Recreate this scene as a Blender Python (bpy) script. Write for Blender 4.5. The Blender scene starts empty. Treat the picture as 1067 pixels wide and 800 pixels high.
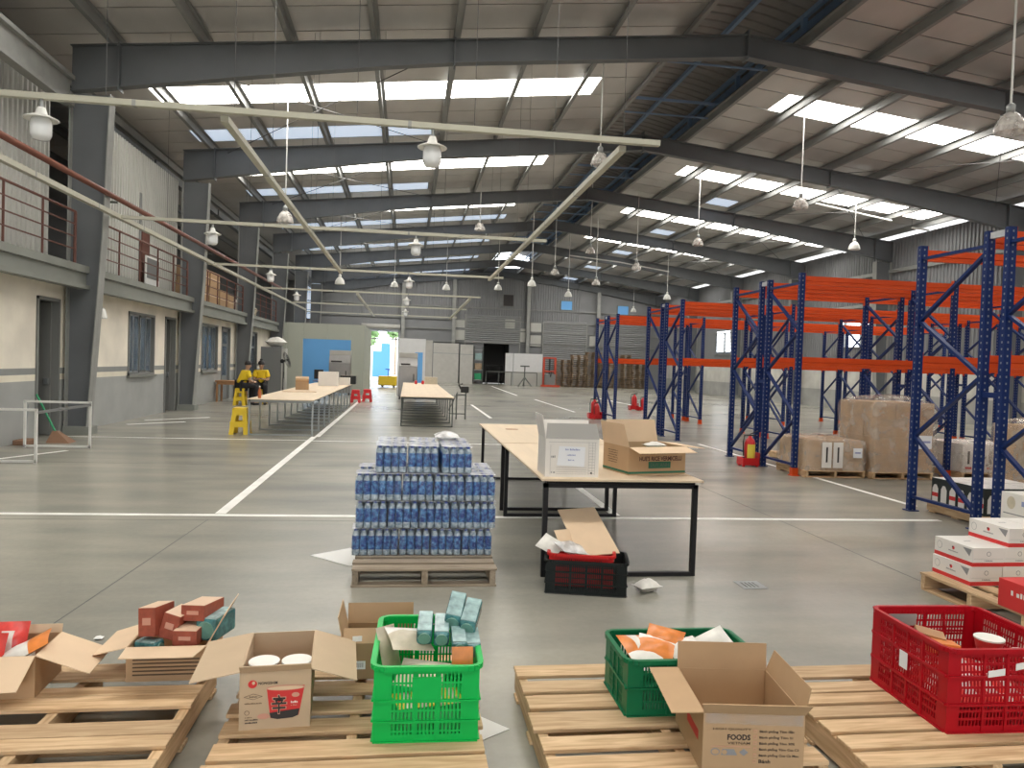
import bpy, math, random
from mathutils import Vector, Matrix, noise as mnoise
random.seed(11)
S = bpy.context.scene
COL = S.collection
R = math.radians

# ------------------------------------------------------------------ camera
FPX, YAW, PITCH, ROLL, CAMH = 780.2, 0.139509, -0.026868, 0.033328, 1.70
def cam_axes():
    cy, sy, cp, sp = math.cos(YAW), math.sin(YAW), math.cos(PITCH), math.sin(PITCH)
    f = Vector((sy*cp, cy*cp, sp)); r = Vector((cy, -sy, 0)); u = r.cross(f)
    c, s = math.cos(ROLL), math.sin(ROLL)
    return c*r + s*u, -s*r + c*u, f
AX_R, AX_U, AX_F = cam_axes()
cd = bpy.data.cameras.new('camera'); cam = bpy.data.objects.new('camera', cd); COL.objects.link(cam)
cd.sensor_fit = 'HORIZONTAL'; cd.sensor_width = 36.0; cd.lens = FPX/1067*36.0; cd.clip_end = 400
M = Matrix((AX_R, AX_U, -AX_F)).transposed().to_4x4(); M.translation = (0, 0, CAMH); cam.matrix_world = M
S.camera = cam
def ray(x, y): return AX_R*((x-533.5)/FPX) + AX_U*((400-y)/FPX) + AX_F
def at_y(x, y, Y):
    d = ray(x, y); t = Y/d.y; return Vector((d.x*t, Y, d.z*t+CAMH))

# ------------------------------------------------------------------ light and colour
S.view_settings.view_transform = 'Standard'
try: S.view_settings.look = 'None'
except Exception: pass
S.view_settings.gamma = 1.0; S.view_settings.use_curve_mapping = False
S.view_settings.exposure = 0.0
SKYLIGHT = 13.0      # daylight through the roof sheets
DIM_GLOW = 0.6           # glow put in for foil reflections under the roof; also the back window panes
W = bpy.data.worlds.new('overcast_sky'); S.world = W; W.use_nodes = True
wb = W.node_tree.nodes['Background']; wb.inputs[0].default_value = (0.93, 0.965, 1.0, 1); wb.inputs[1].default_value = 5.0
S.cycles.max_bounces = 8; S.cycles.diffuse_bounces = 5; S.cycles.transparent_max_bounces = 16
S.cycles.sample_clamp_indirect = 6.0

# ------------------------------------------------------------------ materials
MATS = {}
def nt_new(name):
    m = bpy.data.materials.new(name); m.use_nodes = True
    nt = m.node_tree; b = nt.nodes['Principled BSDF']; MATS[name] = m
    return m, nt, b
def mat(name, col, rough=.6, metal=0., var=.0, scale=4., bump=0., rnd=0., spec=.5, stretch=(1, 1, 1), alpha=1.):
    if name in MATS: return MATS[name]
    if name.startswith(('rack_', 'green_crate', 'dark_green', 'red_crate', 'red_basket', 'black_')): spec = .22
    m, nt, b = nt_new(name)
    b.inputs['Roughness'].default_value = rough; b.inputs['Metallic'].default_value = metal
    b.inputs['Specular IOR Level'].default_value = spec
    b.inputs['Base Color'].default_value = (*col, 1)
    L = nt.links.new
    if var or bump or rnd:
        tc = nt.nodes.new('ShaderNodeTexCoord'); mp = nt.nodes.new('ShaderNodeMapping'); mp.inputs['Scale'].default_value = stretch
        L(tc.outputs['Object'], mp.inputs['Vector'])
        no = nt.nodes.new('ShaderNodeTexNoise'); no.inputs['Scale'].default_value = scale; no.inputs['Detail'].default_value = 6
        L(mp.outputs['Vector'], no.inputs['Vector'])
        hsv = nt.nodes.new('ShaderNodeHueSaturation'); hsv.inputs['Color'].default_value = (*col, 1)
        mr = nt.nodes.new('ShaderNodeMapRange'); mr.inputs[1].default_value = .25; mr.inputs[2].default_value = .75
        mr.inputs[3].default_value = 1-var; mr.inputs[4].default_value = 1+var
        L(no.outputs['Fac'], mr.inputs[0])
        if rnd:
            oi = nt.nodes.new('ShaderNodeObjectInfo'); m2 = nt.nodes.new('ShaderNodeMapRange')
            m2.inputs[3].default_value = 1-rnd; m2.inputs[4].default_value = 1+rnd
            L(oi.outputs['Random'], m2.inputs[0]); mu = nt.nodes.new('ShaderNodeMath'); mu.operation = 'MULTIPLY'
            L(mr.outputs[0], mu.inputs[0]); L(m2.outputs[0], mu.inputs[1]); L(mu.outputs[0], hsv.inputs['Value'])
        else: L(mr.outputs[0], hsv.inputs['Value'])
        L(hsv.outputs[0], b.inputs['Base Color'])
        if bump:
            bp = nt.nodes.new('ShaderNodeBump'); bp.inputs['Strength'].default_value = bump; bp.inputs['Distance'].default_value = .02
            L(no.outputs['Fac'], bp.inputs['Height']); L(bp.outputs[0], b.inputs['Normal'])
    return m
def emit_mat(name, col, strength):
    m, nt, b = nt_new(name)
    b.inputs['Base Color'].default_value = (*col, 1); b.inputs['Emission Color'].default_value = (*col, 1)
    b.inputs['Emission Strength'].default_value = strength; b.inputs['Roughness'].default_value = .5
    return m
def film_mat(name, col, clear, rough, nscale=9):
    m = bpy.data.materials.new(name); m.use_nodes = True; nt = m.node_tree; MATS[name] = m
    for n in list(nt.nodes): nt.nodes.remove(n)
    o = nt.nodes.new('ShaderNodeOutputMaterial'); t = nt.nodes.new('ShaderNodeBsdfTransparent')
    p = nt.nodes.new('ShaderNodeBsdfPrincipled'); p.inputs['Base Color'].default_value = (*col, 1); p.inputs['Roughness'].default_value = rough
    mx = nt.nodes.new('ShaderNodeMixShader'); no = nt.nodes.new('ShaderNodeTexNoise'); no.inputs['Scale'].default_value = nscale; no.inputs['Detail'].default_value = 3
    tc = nt.nodes.new('ShaderNodeTexCoord'); nt.links.new(tc.outputs['Object'], no.inputs['Vector'])
    mr = nt.nodes.new('ShaderNodeMapRange'); mr.inputs[1].default_value = .35; mr.inputs[2].default_value = .7
    mr.inputs[3].default_value = (1-clear)*.5; mr.inputs[4].default_value = min(1, (1-clear)*1.6)
    nt.links.new(no.outputs['Fac'], mr.inputs[0]); nt.links.new(mr.outputs[0], mx.inputs[0])
    bp = nt.nodes.new('ShaderNodeBump'); bp.inputs['Strength'].default_value = .5; bp.inputs['Distance'].default_value = .02
    nt.links.new(no.outputs['Fac'], bp.inputs['Height']); nt.links.new(bp.outputs[0], p.inputs['Normal'])
    nt.links.new(t.outputs[0], mx.inputs[1]); nt.links.new(p.outputs[0], mx.inputs[2]); nt.links.new(mx.outputs[0], o.inputs[0])
    return m
def floor_mat():
    m, nt, b = nt_new('concrete_floor'); L = nt.links.new
    tc = nt.nodes.new('ShaderNodeTexCoord')
    def noise(sc, det, st=(1, 1, 1), dist=0):
        mp = nt.nodes.new('ShaderNodeMapping'); mp.inputs['Scale'].default_value = st; L(tc.outputs['Object'], mp.inputs['Vector'])
        n = nt.nodes.new('ShaderNodeTexNoise'); n.inputs['Scale'].default_value = sc; n.inputs['Detail'].default_value = det; n.inputs['Distortion'].default_value = dist
        L(mp.outputs[0], n.inputs['Vector']); return n
    n1 = noise(.32, 5); n2 = noise(1.3, 7, (.45, 1.5, 1), 0); n3 = noise(22, 6)
    r1 = nt.nodes.new('ShaderNodeValToRGB'); e = r1.color_ramp.elements
    e[0].position = .3; e[0].color = (.245, .24, .212, 1); e[1].position = .72; e[1].color = (.40, .385, .335, 1)
    L(n1.outputs['Fac'], r1.inputs[0])
    r2 = nt.nodes.new('ShaderNodeValToRGB'); e = r2.color_ramp.elements
    e[0].position = .28; e[0].color = (.80, .81, .82, 1); e[1].position = .72; e[1].color = (1.15, 1.13, 1.08, 1)
    L(n2.outputs['Fac'], r2.inputs[0])
    mx = nt.nodes.new('ShaderNodeMix'); mx.data_type = 'RGBA'; mx.blend_type = 'MULTIPLY'; mx.inputs[0].default_value = 1
    L(r1.outputs[0], mx.inputs[6]); L(r2.outputs[0], mx.inputs[7])
    r3 = nt.nodes.new('ShaderNodeMapRange'); r3.inputs[3].default_value = .9; r3.inputs[4].default_value = 1.08; L(n3.outputs['Fac'], r3.inputs[0])
    hs = nt.nodes.new('ShaderNodeHueSaturation'); L(mx.outputs[2], hs.inputs['Color']); L(r3.outputs[0], hs.inputs['Value'])
    L(hs.outputs[0], b.inputs['Base Color'])
    rr = nt.nodes.new('ShaderNodeMapRange'); rr.inputs[1].default_value = .3; rr.inputs[2].default_value = .7; rr.inputs[3].default_value = .245; rr.inputs[4].default_value = .268
    L(n2.outputs['Fac'], rr.inputs[0]); L(rr.outputs[0], b.inputs['Roughness'])
    b.inputs['Specular IOR Level'].default_value = .34
    bp = nt.nodes.new('ShaderNodeBump'); bp.inputs['Strength'].default_value = .06; bp.inputs['Distance'].default_value = .01
    L(n3.outputs['Fac'], bp.inputs['Height']); L(bp.outputs[0], b.inputs['Normal'])
    return m
def wood_mat(name, c1, c2, rnd=.22):
    m, nt, b = nt_new(name); L = nt.links.new
    tc = nt.nodes.new('ShaderNodeTexCoord'); oi = nt.nodes.new('ShaderNodeObjectInfo')
    ad = nt.nodes.new('ShaderNodeVectorMath'); ad.operation = 'ADD'; sc = nt.nodes.new('ShaderNodeVectorMath'); sc.operation = 'SCALE'
    cx = nt.nodes.new('ShaderNodeCombineXYZ'); L(oi.outputs['Random'], cx.inputs[0]); L(oi.outputs['Random'], cx.inputs[1]); L(cx.outputs[0], sc.inputs[0]); sc.inputs['Scale'].default_value = 31
    L(tc.outputs['Object'], ad.inputs[0]); L(sc.outputs[0], ad.inputs[1])
    mp = nt.nodes.new('ShaderNodeMapping'); mp.inputs['Scale'].default_value = (1.5, 16, 16); L(ad.outputs[0], mp.inputs['Vector'])
    n = nt.nodes.new('ShaderNodeTexNoise'); n.inputs['Scale'].default_value = 2.2; n.inputs['Detail'].default_value = 7; n.inputs['Distortion'].default_value = .8; L(mp.outputs[0], n.inputs['Vector'])
    r = nt.nodes.new('ShaderNodeValToRGB'); e = r.color_ramp.elements; e[0].position = .3; e[0].color = (*c2, 1); e[1].position = .66; e[1].color = (*c1, 1)
    L(n.outputs['Fac'], r.inputs[0])
    hs = nt.nodes.new('ShaderNodeHueSaturation'); L(r.outputs[0], hs.inputs['Color'])
    mr = nt.nodes.new('ShaderNodeMapRange'); mr.inputs[3].default_value = 1-rnd; mr.inputs[4].default_value = 1+rnd*.6; L(oi.outputs['Random'], mr.inputs[0]); L(mr.outputs[0], hs.inputs['Value'])
    L(hs.outputs[0], b.inputs['Base Color']); b.inputs['Roughness'].default_value = .75
    bp = nt.nodes.new('ShaderNodeBump'); bp.inputs['Strength'].default_value = .25; bp.inputs['Distance'].default_value = .004; L(n.outputs['Fac'], bp.inputs['Height']); L(bp.outputs[0], b.inputs['Normal'])
    return m
def zone_mat(name, zones, rough=.8, var=.08):
    """paint bands by height: zones = [(z_from, colour), ...] ascending"""
    m, nt, b = nt_new(name); L = nt.links.new
    ge = nt.nodes.new('ShaderNodeNewGeometry'); sx = nt.nodes.new('ShaderNodeSeparateXYZ'); L(ge.outputs['Position'], sx.inputs[0])
    mr = nt.nodes.new('ShaderNodeMapRange'); mr.inputs[1].default_value = 0; mr.inputs[2].default_value = 10; L(sx.outputs[2], mr.inputs[0])
    r = nt.nodes.new('ShaderNodeValToRGB'); r.color_ramp.interpolation = 'CONSTANT'; e = r.color_ramp.elements
    e[0].position = 0; e[0].color = (*zones[0][1], 1); e[1].position = zones[1][0]/10; e[1].color = (*zones[1][1], 1)
    for z, c in zones[2:]:
        q = e.new(z/10); q.color = (*c, 1)
    L(mr.outputs[0], r.inputs[0])
    n = nt.nodes.new('ShaderNodeTexNoise'); n.inputs['Scale'].default_value = 1.3; n.inputs['Detail'].default_value = 8; L(ge.outputs['Position'], n.inputs['Vector'])
    m2 = nt.nodes.new('ShaderNodeMapRange'); m2.inputs[1].default_value = .3; m2.inputs[2].default_value = .7; m2.inputs[3].default_value = 1-var*1.5; m2.inputs[4].default_value = 1+var; L(n.outputs['Fac'], m2.inputs[0])
    hs = nt.nodes.new('ShaderNodeHueSaturation'); L(r.outputs[0], hs.inputs['Color']); L(m2.outputs[0], hs.inputs['Value']); L(hs.outputs[0], b.inputs['Base Color'])
    b.inputs['Roughness'].default_value = rough
    return m
def post_mat():
    """blue powder coat with the punched row of slots down the face"""
    m, nt, b = nt_new('rack_blue_punched'); L = nt.links.new
    tc = nt.nodes.new('ShaderNodeTexCoord'); sx = nt.nodes.new('ShaderNodeSeparateXYZ'); L(tc.outputs['Object'], sx.inputs[0])
    def math_(op, a, v):
        n = nt.nodes.new('ShaderNodeMath'); n.operation = op; L(a, n.inputs[0])
        if isinstance(v, (int, float)): n.inputs[1].default_value = v
        else: L(v, n.inputs[1])
        return n.outputs[0]
    fz = math_('LESS_THAN', math_('FRACT', math_('MULTIPLY', sx.outputs[2], 1/.075), 0), .3)
    ax = math_('LESS_THAN', math_('ABSOLUTE', sx.outputs[0], 0), .009); ay = math_('LESS_THAN', math_('ABSOLUTE', sx.outputs[1], 0), .009)
    hole = math_('MULTIPLY', fz, math_('MAXIMUM', ax, ay))
    mx = nt.nodes.new('ShaderNodeMix'); mx.data_type = 'RGBA'; L(hole, mx.inputs[0]); mx.inputs[6].default_value = (.006, .022, .11, 1); mx.inputs[7].default_value = (.20, .22, .26, 1)
    L(mx.outputs[2], b.inputs['Base Color']); b.inputs['Roughness'].default_value = .45; b.inputs['Specular IOR Level'].default_value = .2
    return m

def two_tone(name, c1, c2, scale, lo, hi, rough):
    m, nt, b = nt_new(name); L = nt.links.new; tc = nt.nodes.new('ShaderNodeTexCoord'); n = nt.nodes.new('ShaderNodeTexNoise'); n.inputs['Scale'].default_value = scale; n.inputs['Detail'].default_value = 3
    oi = nt.nodes.new('ShaderNodeObjectInfo'); L(tc.outputs['Object'], n.inputs['Vector']); n.noise_dimensions = '4D'; mu = nt.nodes.new('ShaderNodeMath'); mu.operation = 'MULTIPLY'; mu.inputs[1].default_value = 40; L(oi.outputs['Random'], mu.inputs[0]); L(mu.outputs[0], n.inputs['W'])
    r = nt.nodes.new('ShaderNodeValToRGB'); e = r.color_ramp.elements; e[0].position = lo; e[0].color = (*c1, 1); e[1].position = hi; e[1].color = (*c2, 1); L(n.outputs['Fac'], r.inputs[0]); L(r.outputs[0], b.inputs['Base Color']); b.inputs['Roughness'].default_value = rough
    return m
floor_mat(); post_mat()
two_tone('bottle_label', (.006, .035, .22), (.10, .30, .62), 34, .42, .66, .3)
two_tone('bottle_clear', (.20, .28, .36), (.62, .70, .76), 40, .35, .7, .12)
wood_mat('pine', (.70, .50, .30), (.46, .29, .15)); wood_mat('grey_wood', (.40, .33, .25), (.25, .20, .15), .15)
wood_mat('old_pallet_wood', (.44, .32, .21), (.22, .155, .10), .3)
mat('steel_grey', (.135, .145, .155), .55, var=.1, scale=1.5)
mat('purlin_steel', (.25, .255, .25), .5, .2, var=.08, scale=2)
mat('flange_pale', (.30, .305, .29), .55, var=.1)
mat('liner', (.56, .54, .52), .42, .35, var=.12, scale=1.1, stretch=(1, .3, 1))
mat('roof_sheet', (.10, .105, .11), .6)
mat('monitor_sheet', (.25, .235, .225), .55, var=.08)
mat('monitor_blue', (.20, .30, .46), .5)
mat('tray_cream', (.46, .45, .37), .5, var=.06, scale=2)
mat('pipe_red', (.17, .055, .035), .5, var=.1)
mat('rail_red', (.14, .05, .035), .55, var=.15)
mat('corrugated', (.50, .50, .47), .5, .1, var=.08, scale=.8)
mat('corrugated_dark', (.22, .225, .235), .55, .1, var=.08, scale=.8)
mat('shutter', (.26, .265, .27), .5, .15, var=.08)
mat('ledge_grey', (.23, .24, .22), .75, var=.12, scale=1.2)
mat('frame_grey', (.20, .205, .20), .5)
mat('alu', (.52, .54, .56), .35, .8)
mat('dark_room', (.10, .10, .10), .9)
mat('partition_green', (.40, .42, .36), .55, var=.04, scale=.7)
mat('partition_white', (.72, .73, .74), .5, var=.04)
mat('beige_panel', (.50, .49, .46), .6, var=.06)
mat('blue_panel', (.15, .42, .82), .5, var=.05, scale=.5)
mat('line_paint', (.82, .81, .77), .55, var=.14, scale=3)
mat('joint', (.10, .10, .095), .9)
mat('rack_blue', (.006, .022, .11), .42, var=.1)
mat('rack_spacer', (.50, .52, .54), .45, .4)
mat('rack_orange', (.62, .075, .014), .42, var=.08)
mat('ply', (.70, .56, .40), .55, var=.06, scale=2, stretch=(6, .6, 6))
mat('ply_edge', (.42, .31, .20), .7)
mat('black_metal', (.018, .018, .02), .45)
mat('tube_grey', (.36, .38, .38), .4, .4)
mat('tube_dark', (.12, .13, .12), .5, .2)
mat('white_paint', (.76, .76, .73), .45, var=.05)
mat('card', (.47, .31, .175), .8, var=.06, scale=6, rnd=.05)
mat('card_pale', (.70, .52, .35), .8, var=.05, scale=6, rnd=.05)
mat('card_dark', (.36, .235, .125), .8, var=.06, scale=6)
mat('card_noodle', (.52, .39, .26), .8, var=.05, scale=6)
mat('carton_white', (.77, .74, .70), .6, var=.04, scale=5)
mat('carton_grey', (.34, .33, .31), .7)
mat('paper', (.80, .82, .86), .7)
mat('paper_white', (.80, .80, .78), .7)
mat('ink', (.035, .03, .03), .7); mat('ink_faint', (.26, .26, .27), .7); mat('ink_maroon', (.07, .02, .025), .7); mat('ink_brown', (.11, .07, .04), .7)
mat('ink_blue', (.28, .32, .55), .7)
mat('red_print', (.62, .03, .03), .5); mat('green_print', (.02, .14, .08), .6); mat('pink_print', (.60, .30, .22), .6)
mat('green_crate', (.006, .46, .085), .35, var=.05); mat('dark_green_crate', (.008, .15, .06), .38, var=.08)
mat('red_crate', (.42, .006, .014), .36, var=.06); mat('red_basket', (.60, .02, .02), .35); mat('black_crate', (.014, .018, .018), .4)
mat('crate_wear', (.55, .30, .30), .5)
mat('yellow_plastic', (.80, .56, .03), .4, var=.04)
mat('bag_red', (.66, .05, .04), .3, var=.3, scale=18); mat('bag_orange', (.72, .23, .05), .3, var=.2, scale=18); mat('bag_white', (.74, .72, .67), .3, var=.12, scale=18); mat('bag_beige', (.56, .50, .38), .35, var=.15, scale=20)
mat('tea_box', (.31, .07, .04), .5, var=.22, scale=34); mat('tea_box_top', (.66, .47, .33), .6)
mat('teal', (.06, .19, .20), .22, var=.5, scale=30); mat('teal_pale', (.30, .43, .43), .25, var=.4, scale=24); mat('teal_cap', (.13, .29, .24), .35, var=.15, scale=40)
mat('bowl_lid', (.82, .80, .75), .5); mat('bowl_red', (.55, .03, .03), .4)
mat('bottle_cap', (.05, .09, .36), .4)
mat('steel_shiny', (.34, .33, .32), .35, 1.0, var=.06)
mat('ext_red', (.58, .015, .02), .3); mat('label_yellow', (.80, .66, .08), .5); mat('rubber', (.02, .02, .02), .6)
mat('shirt_yellow', (.80, .56, .02), .8, var=.08); mat('trousers_black', (.012, .012, .016), .8); mat('skin', (.52, .32, .22), .6); mat('hair', (.012, .01, .01), .5)
mat('table_brown', (.42, .22, .10), .5, var=.12); mat('locker_grey', (.20, .205, .205), .5)
mat('lamp_white', (.80, .80, .76), .4); mat('lamp_glass', (.80, .82, .84), .15)
mat('broom_green', (.02, .28, .12), .45); mat('broom_bristle', (.23, .13, .08), .9)
mat('wire', (.12, .12, .12), .5, .3)
mat('black_carton', (.03, .035, .035), .5); mat('bottle_print', (.74, .71, .68), .6)
mat('far_ground', (.55, .54, .50), .8); mat('far_blue', (.08, .26, .70), .5); mat('far_white', (.8, .8, .8), .7); mat('foliage', (.30, .45, .22), .8, var=.3)
mat('stacker_red', (.62, .07, .03), .45)
mat('orange_bottle', (.45, .12, .03), .3)
film_mat('film', (.62, .70, .80), .92, .1); film_mat('film_top', (.86, .88, .92), .42, .2); film_mat('wrap', (.74, .68, .61), .70, .2, 5); film_mat('acrylic', (.75, .72, .68), .55, .15); film_mat('glass', (.24, .32, .42), .62, .06, 1.5); film_mat('thin_bag', (.86, .86, .86), .30, .3)
emit_mat('skylight', (1.0, .965, .90), SKYLIGHT); emit_mat('pale_blue_glow', (.70, .82, 1.0), DIM_GLOW)
zone_mat('office_wall', [(0, (.38, .39, .38)), (1.08, (.82, .77, .64)), (1.20, (.30, .31, .30)), (1.32, (.88, .82, .71))])
zone_mat('right_wall', [(0, (.36, .36, .34)), (.9, (.55, .54, .50)), (5, (.55, .54, .50))], var=.12)

# ------------------------------------------------------------------ geometry helpers
class MB:
    def __init__(s): s.v = []; s.f = []; s.mi = []
    def add(s, vs, fs, mi=0):
        o = len(s.v); s.v += [tuple(p) for p in vs]; s.f += [tuple(i+o for i in f) for f in fs]; s.mi += [mi]*len(fs); return s
    def box(s, x0, x1, y0, y1, z0, z1, mi=0):
        return s.add([(x0, y0, z0), (x1, y0, z0), (x1, y1, z0), (x0, y1, z0), (x0, y0, z1), (x1, y0, z1), (x1, y1, z1), (x0, y1, z1)],
                     [(0, 3, 2, 1), (4, 5, 6, 7), (0, 1, 5, 4), (1, 2, 6, 5), (2, 3, 7, 6), (3, 0, 4, 7)], mi)
    def bar(s, p, q, w, h=None, mi=0, up=(0, 0, 1)):
        h = h or w; p = Vector(p); q = Vector(q); d = (q-p).normalized(); u = Vector(up)
        if abs(d.dot(u)) > .99: u = Vector((0, 1, 0))
        a = d.cross(u).normalized()*w/2; b = a.cross(d).normalized()*h/2
        vs = [p-a-b, p+a-b, p+a+b, p-a+b, q-a-b, q+a-b, q+a+b, q-a+b]
        return s.add(vs, [(0, 1, 2, 3), (7, 6, 5, 4), (0, 4, 5, 1), (1, 5, 6, 2), (2, 6, 7, 3), (3, 7, 4, 0)], mi)
    def tube(s, pts, r, n=8, mi=0):
        pts = [Vector(p) for p in pts]; rings = []
        for i, p in enumerate(pts):
            d = (pts[min(i+1, len(pts)-1)]-pts[max(i-1, 0)]).normalized(); u = Vector((0, 0, 1)) if abs(d.z) < .95 else Vector((1, 0, 0))
            a = d.cross(u).normalized(); b = a.cross(d)
            rr = r[i] if isinstance(r, (list, tuple)) else r
            rings.append([p+(a*math.cos(t)+b*math.sin(t))*rr for t in [2*math.pi*k/n for k in range(n)]])
        vs = [v for g in rings for v in g]; fs = []
        for i in range(len(rings)-1):
            for k in range(n): fs.append((i*n+k, i*n+(k+1) % n, (i+1)*n+(k+1) % n, (i+1)*n+k))
        fs += [tuple(range(n))[::-1], tuple((len(rings)-1)*n+k for k in range(n))]
        return s.add(vs, fs, mi)
    def lathe(s, prof, n=16, c=(0, 0, 0), mi=0, caps=True, ax='z'):
        vs = []; fs = []
        for r, z in prof:
            for k in range(n):
                t = 2*math.pi*k/n; x, y = r*math.cos(t), r*math.sin(t)
                p = (x, y, z) if ax == 'z' else ((x, z, y) if ax == 'y' else (z, x, y))
                vs.append((p[0]+c[0], p[1]+c[1], p[2]+c[2]))
        for i in range(len(prof)-1):
            for k in range(n): fs.append((i*n+k, i*n+(k+1) % n, (i+1)*n+(k+1) % n, (i+1)*n+k))
        if caps: fs += [tuple(range(n))[::-1], tuple((len(prof)-1)*n+k for k in range(n))]
        return s.add(vs, fs, mi)
    def plate(s, pts, t, mi=0):
        pts = [Vector(p) for p in pts]; n = (pts[1]-pts[0]).cross(pts[-1]-pts[0]).normalized()*t/2; k = len(pts)
        vs = [p+n for p in pts]+[p-n for p in pts]
        fs = [tuple(range(k)), tuple(range(2*k-1, k-1, -1))]+[(i, i+k, (i+1) % k+k, (i+1) % k) for i in range(k)]
        return s.add(vs, fs, mi)
    def prism_x(s, poly, x0, x1, mi=0):       # poly in (y,z)
        k = len(poly); vs = [(x0, y, z) for y, z in poly]+[(x1, y, z) for y, z in poly]
        return s.add(vs, [tuple(range(k))[::-1], tuple(range(k, 2*k))]+[(i, (i+1) % k, (i+1) % k+k, i+k) for i in range(k)], mi)
    def prism_y(s, poly, y0, y1, mi=0):       # poly in (x,z)
        k = len(poly); vs = [(x, y0, z) for x, z in poly]+[(x, y1, z) for x, z in poly]
        return s.add(vs, [tuple(range(k)), tuple(range(2*k-1, k-1, -1))]+[(i, i+k, (i+1) % k+k, (i+1) % k) for i in range(k)], mi)
    def xf(s, m):
        s.v = [tuple(m @ Vector(p)) for p in s.v]; return s
    def mesh(s, name, mats, smooth=False):
        me = bpy.data.meshes.new(name); me.from_pydata(s.v, [], s.f)
        for m in (mats if isinstance(mats, (list, tuple)) else [mats]): me.materials.append(MATS[m])
        if any(s.mi): me.polygons.foreach_set('material_index', s.mi)
        if smooth: me.polygons.foreach_set('use_smooth', [True]*len(s.f))
        me.update(); return me
    def build(s, name, mats, parent=None, loc=None, rz=0, smooth=False, bevel=0):
        return place(name, s.mesh(name, mats, smooth), parent, loc, rz, bevel)
def place(name, me, parent=None, loc=None, rz=0, bevel=0):
    o = bpy.data.objects.new(name, me); COL.objects.link(o)
    if parent: o.parent = parent
    if loc: o.location = loc
    if rz: o.rotation_euler[2] = rz
    if bevel:
        b = o.modifiers.new('bevel', 'BEVEL'); b.width = bevel; b.segments = 2; b.limit_method = 'ANGLE'
    return o
def tag(o, label, cat, group=None, kind=None):
    o['label'] = label; o['category'] = cat
    if group: o['group'] = group
    if kind: o['kind'] = kind
    return o
def thing(name, label, cat, loc=(0, 0, 0), rz=0, group=None):
    o = bpy.data.objects.new(name, None); COL.objects.link(o); o.location = loc; o.rotation_euler[2] = rz; o.empty_display_size = .1
    return tag(o, label, cat, group)
def struct(o, label=None, cat=None):
    o['kind'] = 'structure'
    if label: o['label'] = label
    if cat: o['category'] = cat
    return o
def copy_tree(o, parent=None):
    c = o.copy(); COL.objects.link(c)
    if parent: c.parent = parent
    for ch in list(o.children): copy_tree(ch, c)
    return c
def lettering(body, origin, ax, ay, w, h, m, parent, name='lettering', off=.0012, bold=0.0):
    cu = bpy.data.curves.new('tmp', 'FONT'); cu.body = body; cu.align_x = 'CENTER'; cu.align_y = 'CENTER'; cu.resolution_u = 2; cu.offset = bold
    o = bpy.data.objects.new('tmp', cu); me = bpy.data.meshes.new_from_object(o); bpy.data.objects.remove(o); bpy.data.curves.remove(cu)
    if not len(me.vertices): return None
    xs = [v.co.x for v in me.vertices]; ys = [v.co.y for v in me.vertices]
    cx, cy = (min(xs)+max(xs))/2, (min(ys)+max(ys))/2; sx = w/max(1e-6, max(xs)-min(xs)); sy = h/max(1e-6, max(ys)-min(ys))
    O = Vector(origin); ax = Vector(ax); ay = Vector(ay); n = ax.cross(ay)
    for v in me.vertices: v.co = O+ax*((v.co.x-cx)*sx)+ay*((v.co.y-cy)*sy)+n*off
    me.materials.clear(); me.materials.append(MATS[m]); me.name = name
    return place(name, me, parent)
def small_print(origin, ax, ay, w, h, m, parent, name='small_print', off=.001):
    """a line of print too small to read in the photograph: a row of short strokes"""
    O = Vector(origin); ax = Vector(ax); ay = Vector(ay); n = ax.cross(ay)*off; mb = MB(); rnd = random.Random(str(origin)); x = -w/2
    while x < w/2:
        cw = h*rnd.uniform(.35, .7); hh = h*rnd.uniform(.6, 1.)
        a, b = O+n+ax*x-ay*h/2, O+n+ax*min(w/2, x+cw)-ay*h/2
        mb.add([a, b, b+ay*hh, a+ay*hh], [(0, 1, 2, 3)]); x += cw+h*(.22 if rnd.random() < .85 else .7)
    return mb.build(name, m, parent)
def flat(pts, m, parent, name='print', t=.001):
    return MB().plate(pts, t).build(name, m, parent)
def disc(c, ax, ay, rx, ry, m, parent, name='print', off=.001, n=20):
    c = Vector(c); ax = Vector(ax); ay = Vector(ay); nn = ax.cross(ay)*off
    vs = [c+nn+ax*(rx*math.cos(2*math.pi*k/n))+ay*(ry*math.sin(2*math.pi*k/n)) for k in range(n)]
    return MB().add(vs, [tuple(range(n))]).build(name, m, parent)

# ------------------------------------------------------------------ hall dimensions
BAY, Y1, RX = 7.45, 16.1, 7.3
SL = .107
YB = Y1+6*BAY            # back wall 60.8
YF = Y1-3*BAY            # front wall behind the camera
XL, XR, XO = -6.8, 21.3, -10.6
def zr(x, z0=9.2): return z0-SL*abs(x-RX)
cols = [Y1+k*BAY for k in range(-3, 7)]

# floor
fl = MB().box(-12, 22.5, YF-.3, YB+.3, -.2, 0).build('floor', 'concrete_floor'); struct(fl)
def line(x0, y0, x1, y1, w=.1):
    MB().bar((x0, y0, .0015), (x1, y1, .0015), w, .003).build('painted_line', 'line_paint', fl)
line(-6.6, 8.28, 6.35, 8.1, .09)
line(-1.93, 8.3, -1.93, 16.4, .11); line(-1.87, 16.4, -1.87, 32, .11)
line(2.42, 8.3, 2.42, 12.6, .1); line(2.42, 13.2, 2.42, 16.2, .1)
line(6.68, 9.0, 6.68, 16.4, .08)
line(6.15, 27, 6.2, 36, .1); line(5.9, 40, 6.2, 55, .1)
line(-1.9, 15.6, 6.3, 15.5, .06); line(-6.6, 15.6, -1.95, 15.65, .05)
line(-6.5, 11.4, -5.6, 13.4, .08); line(-6.4, 18.4, -5.4, 19.4, .1); line(-6.4, 19.6, -5.2, 20.9, .1)
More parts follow.
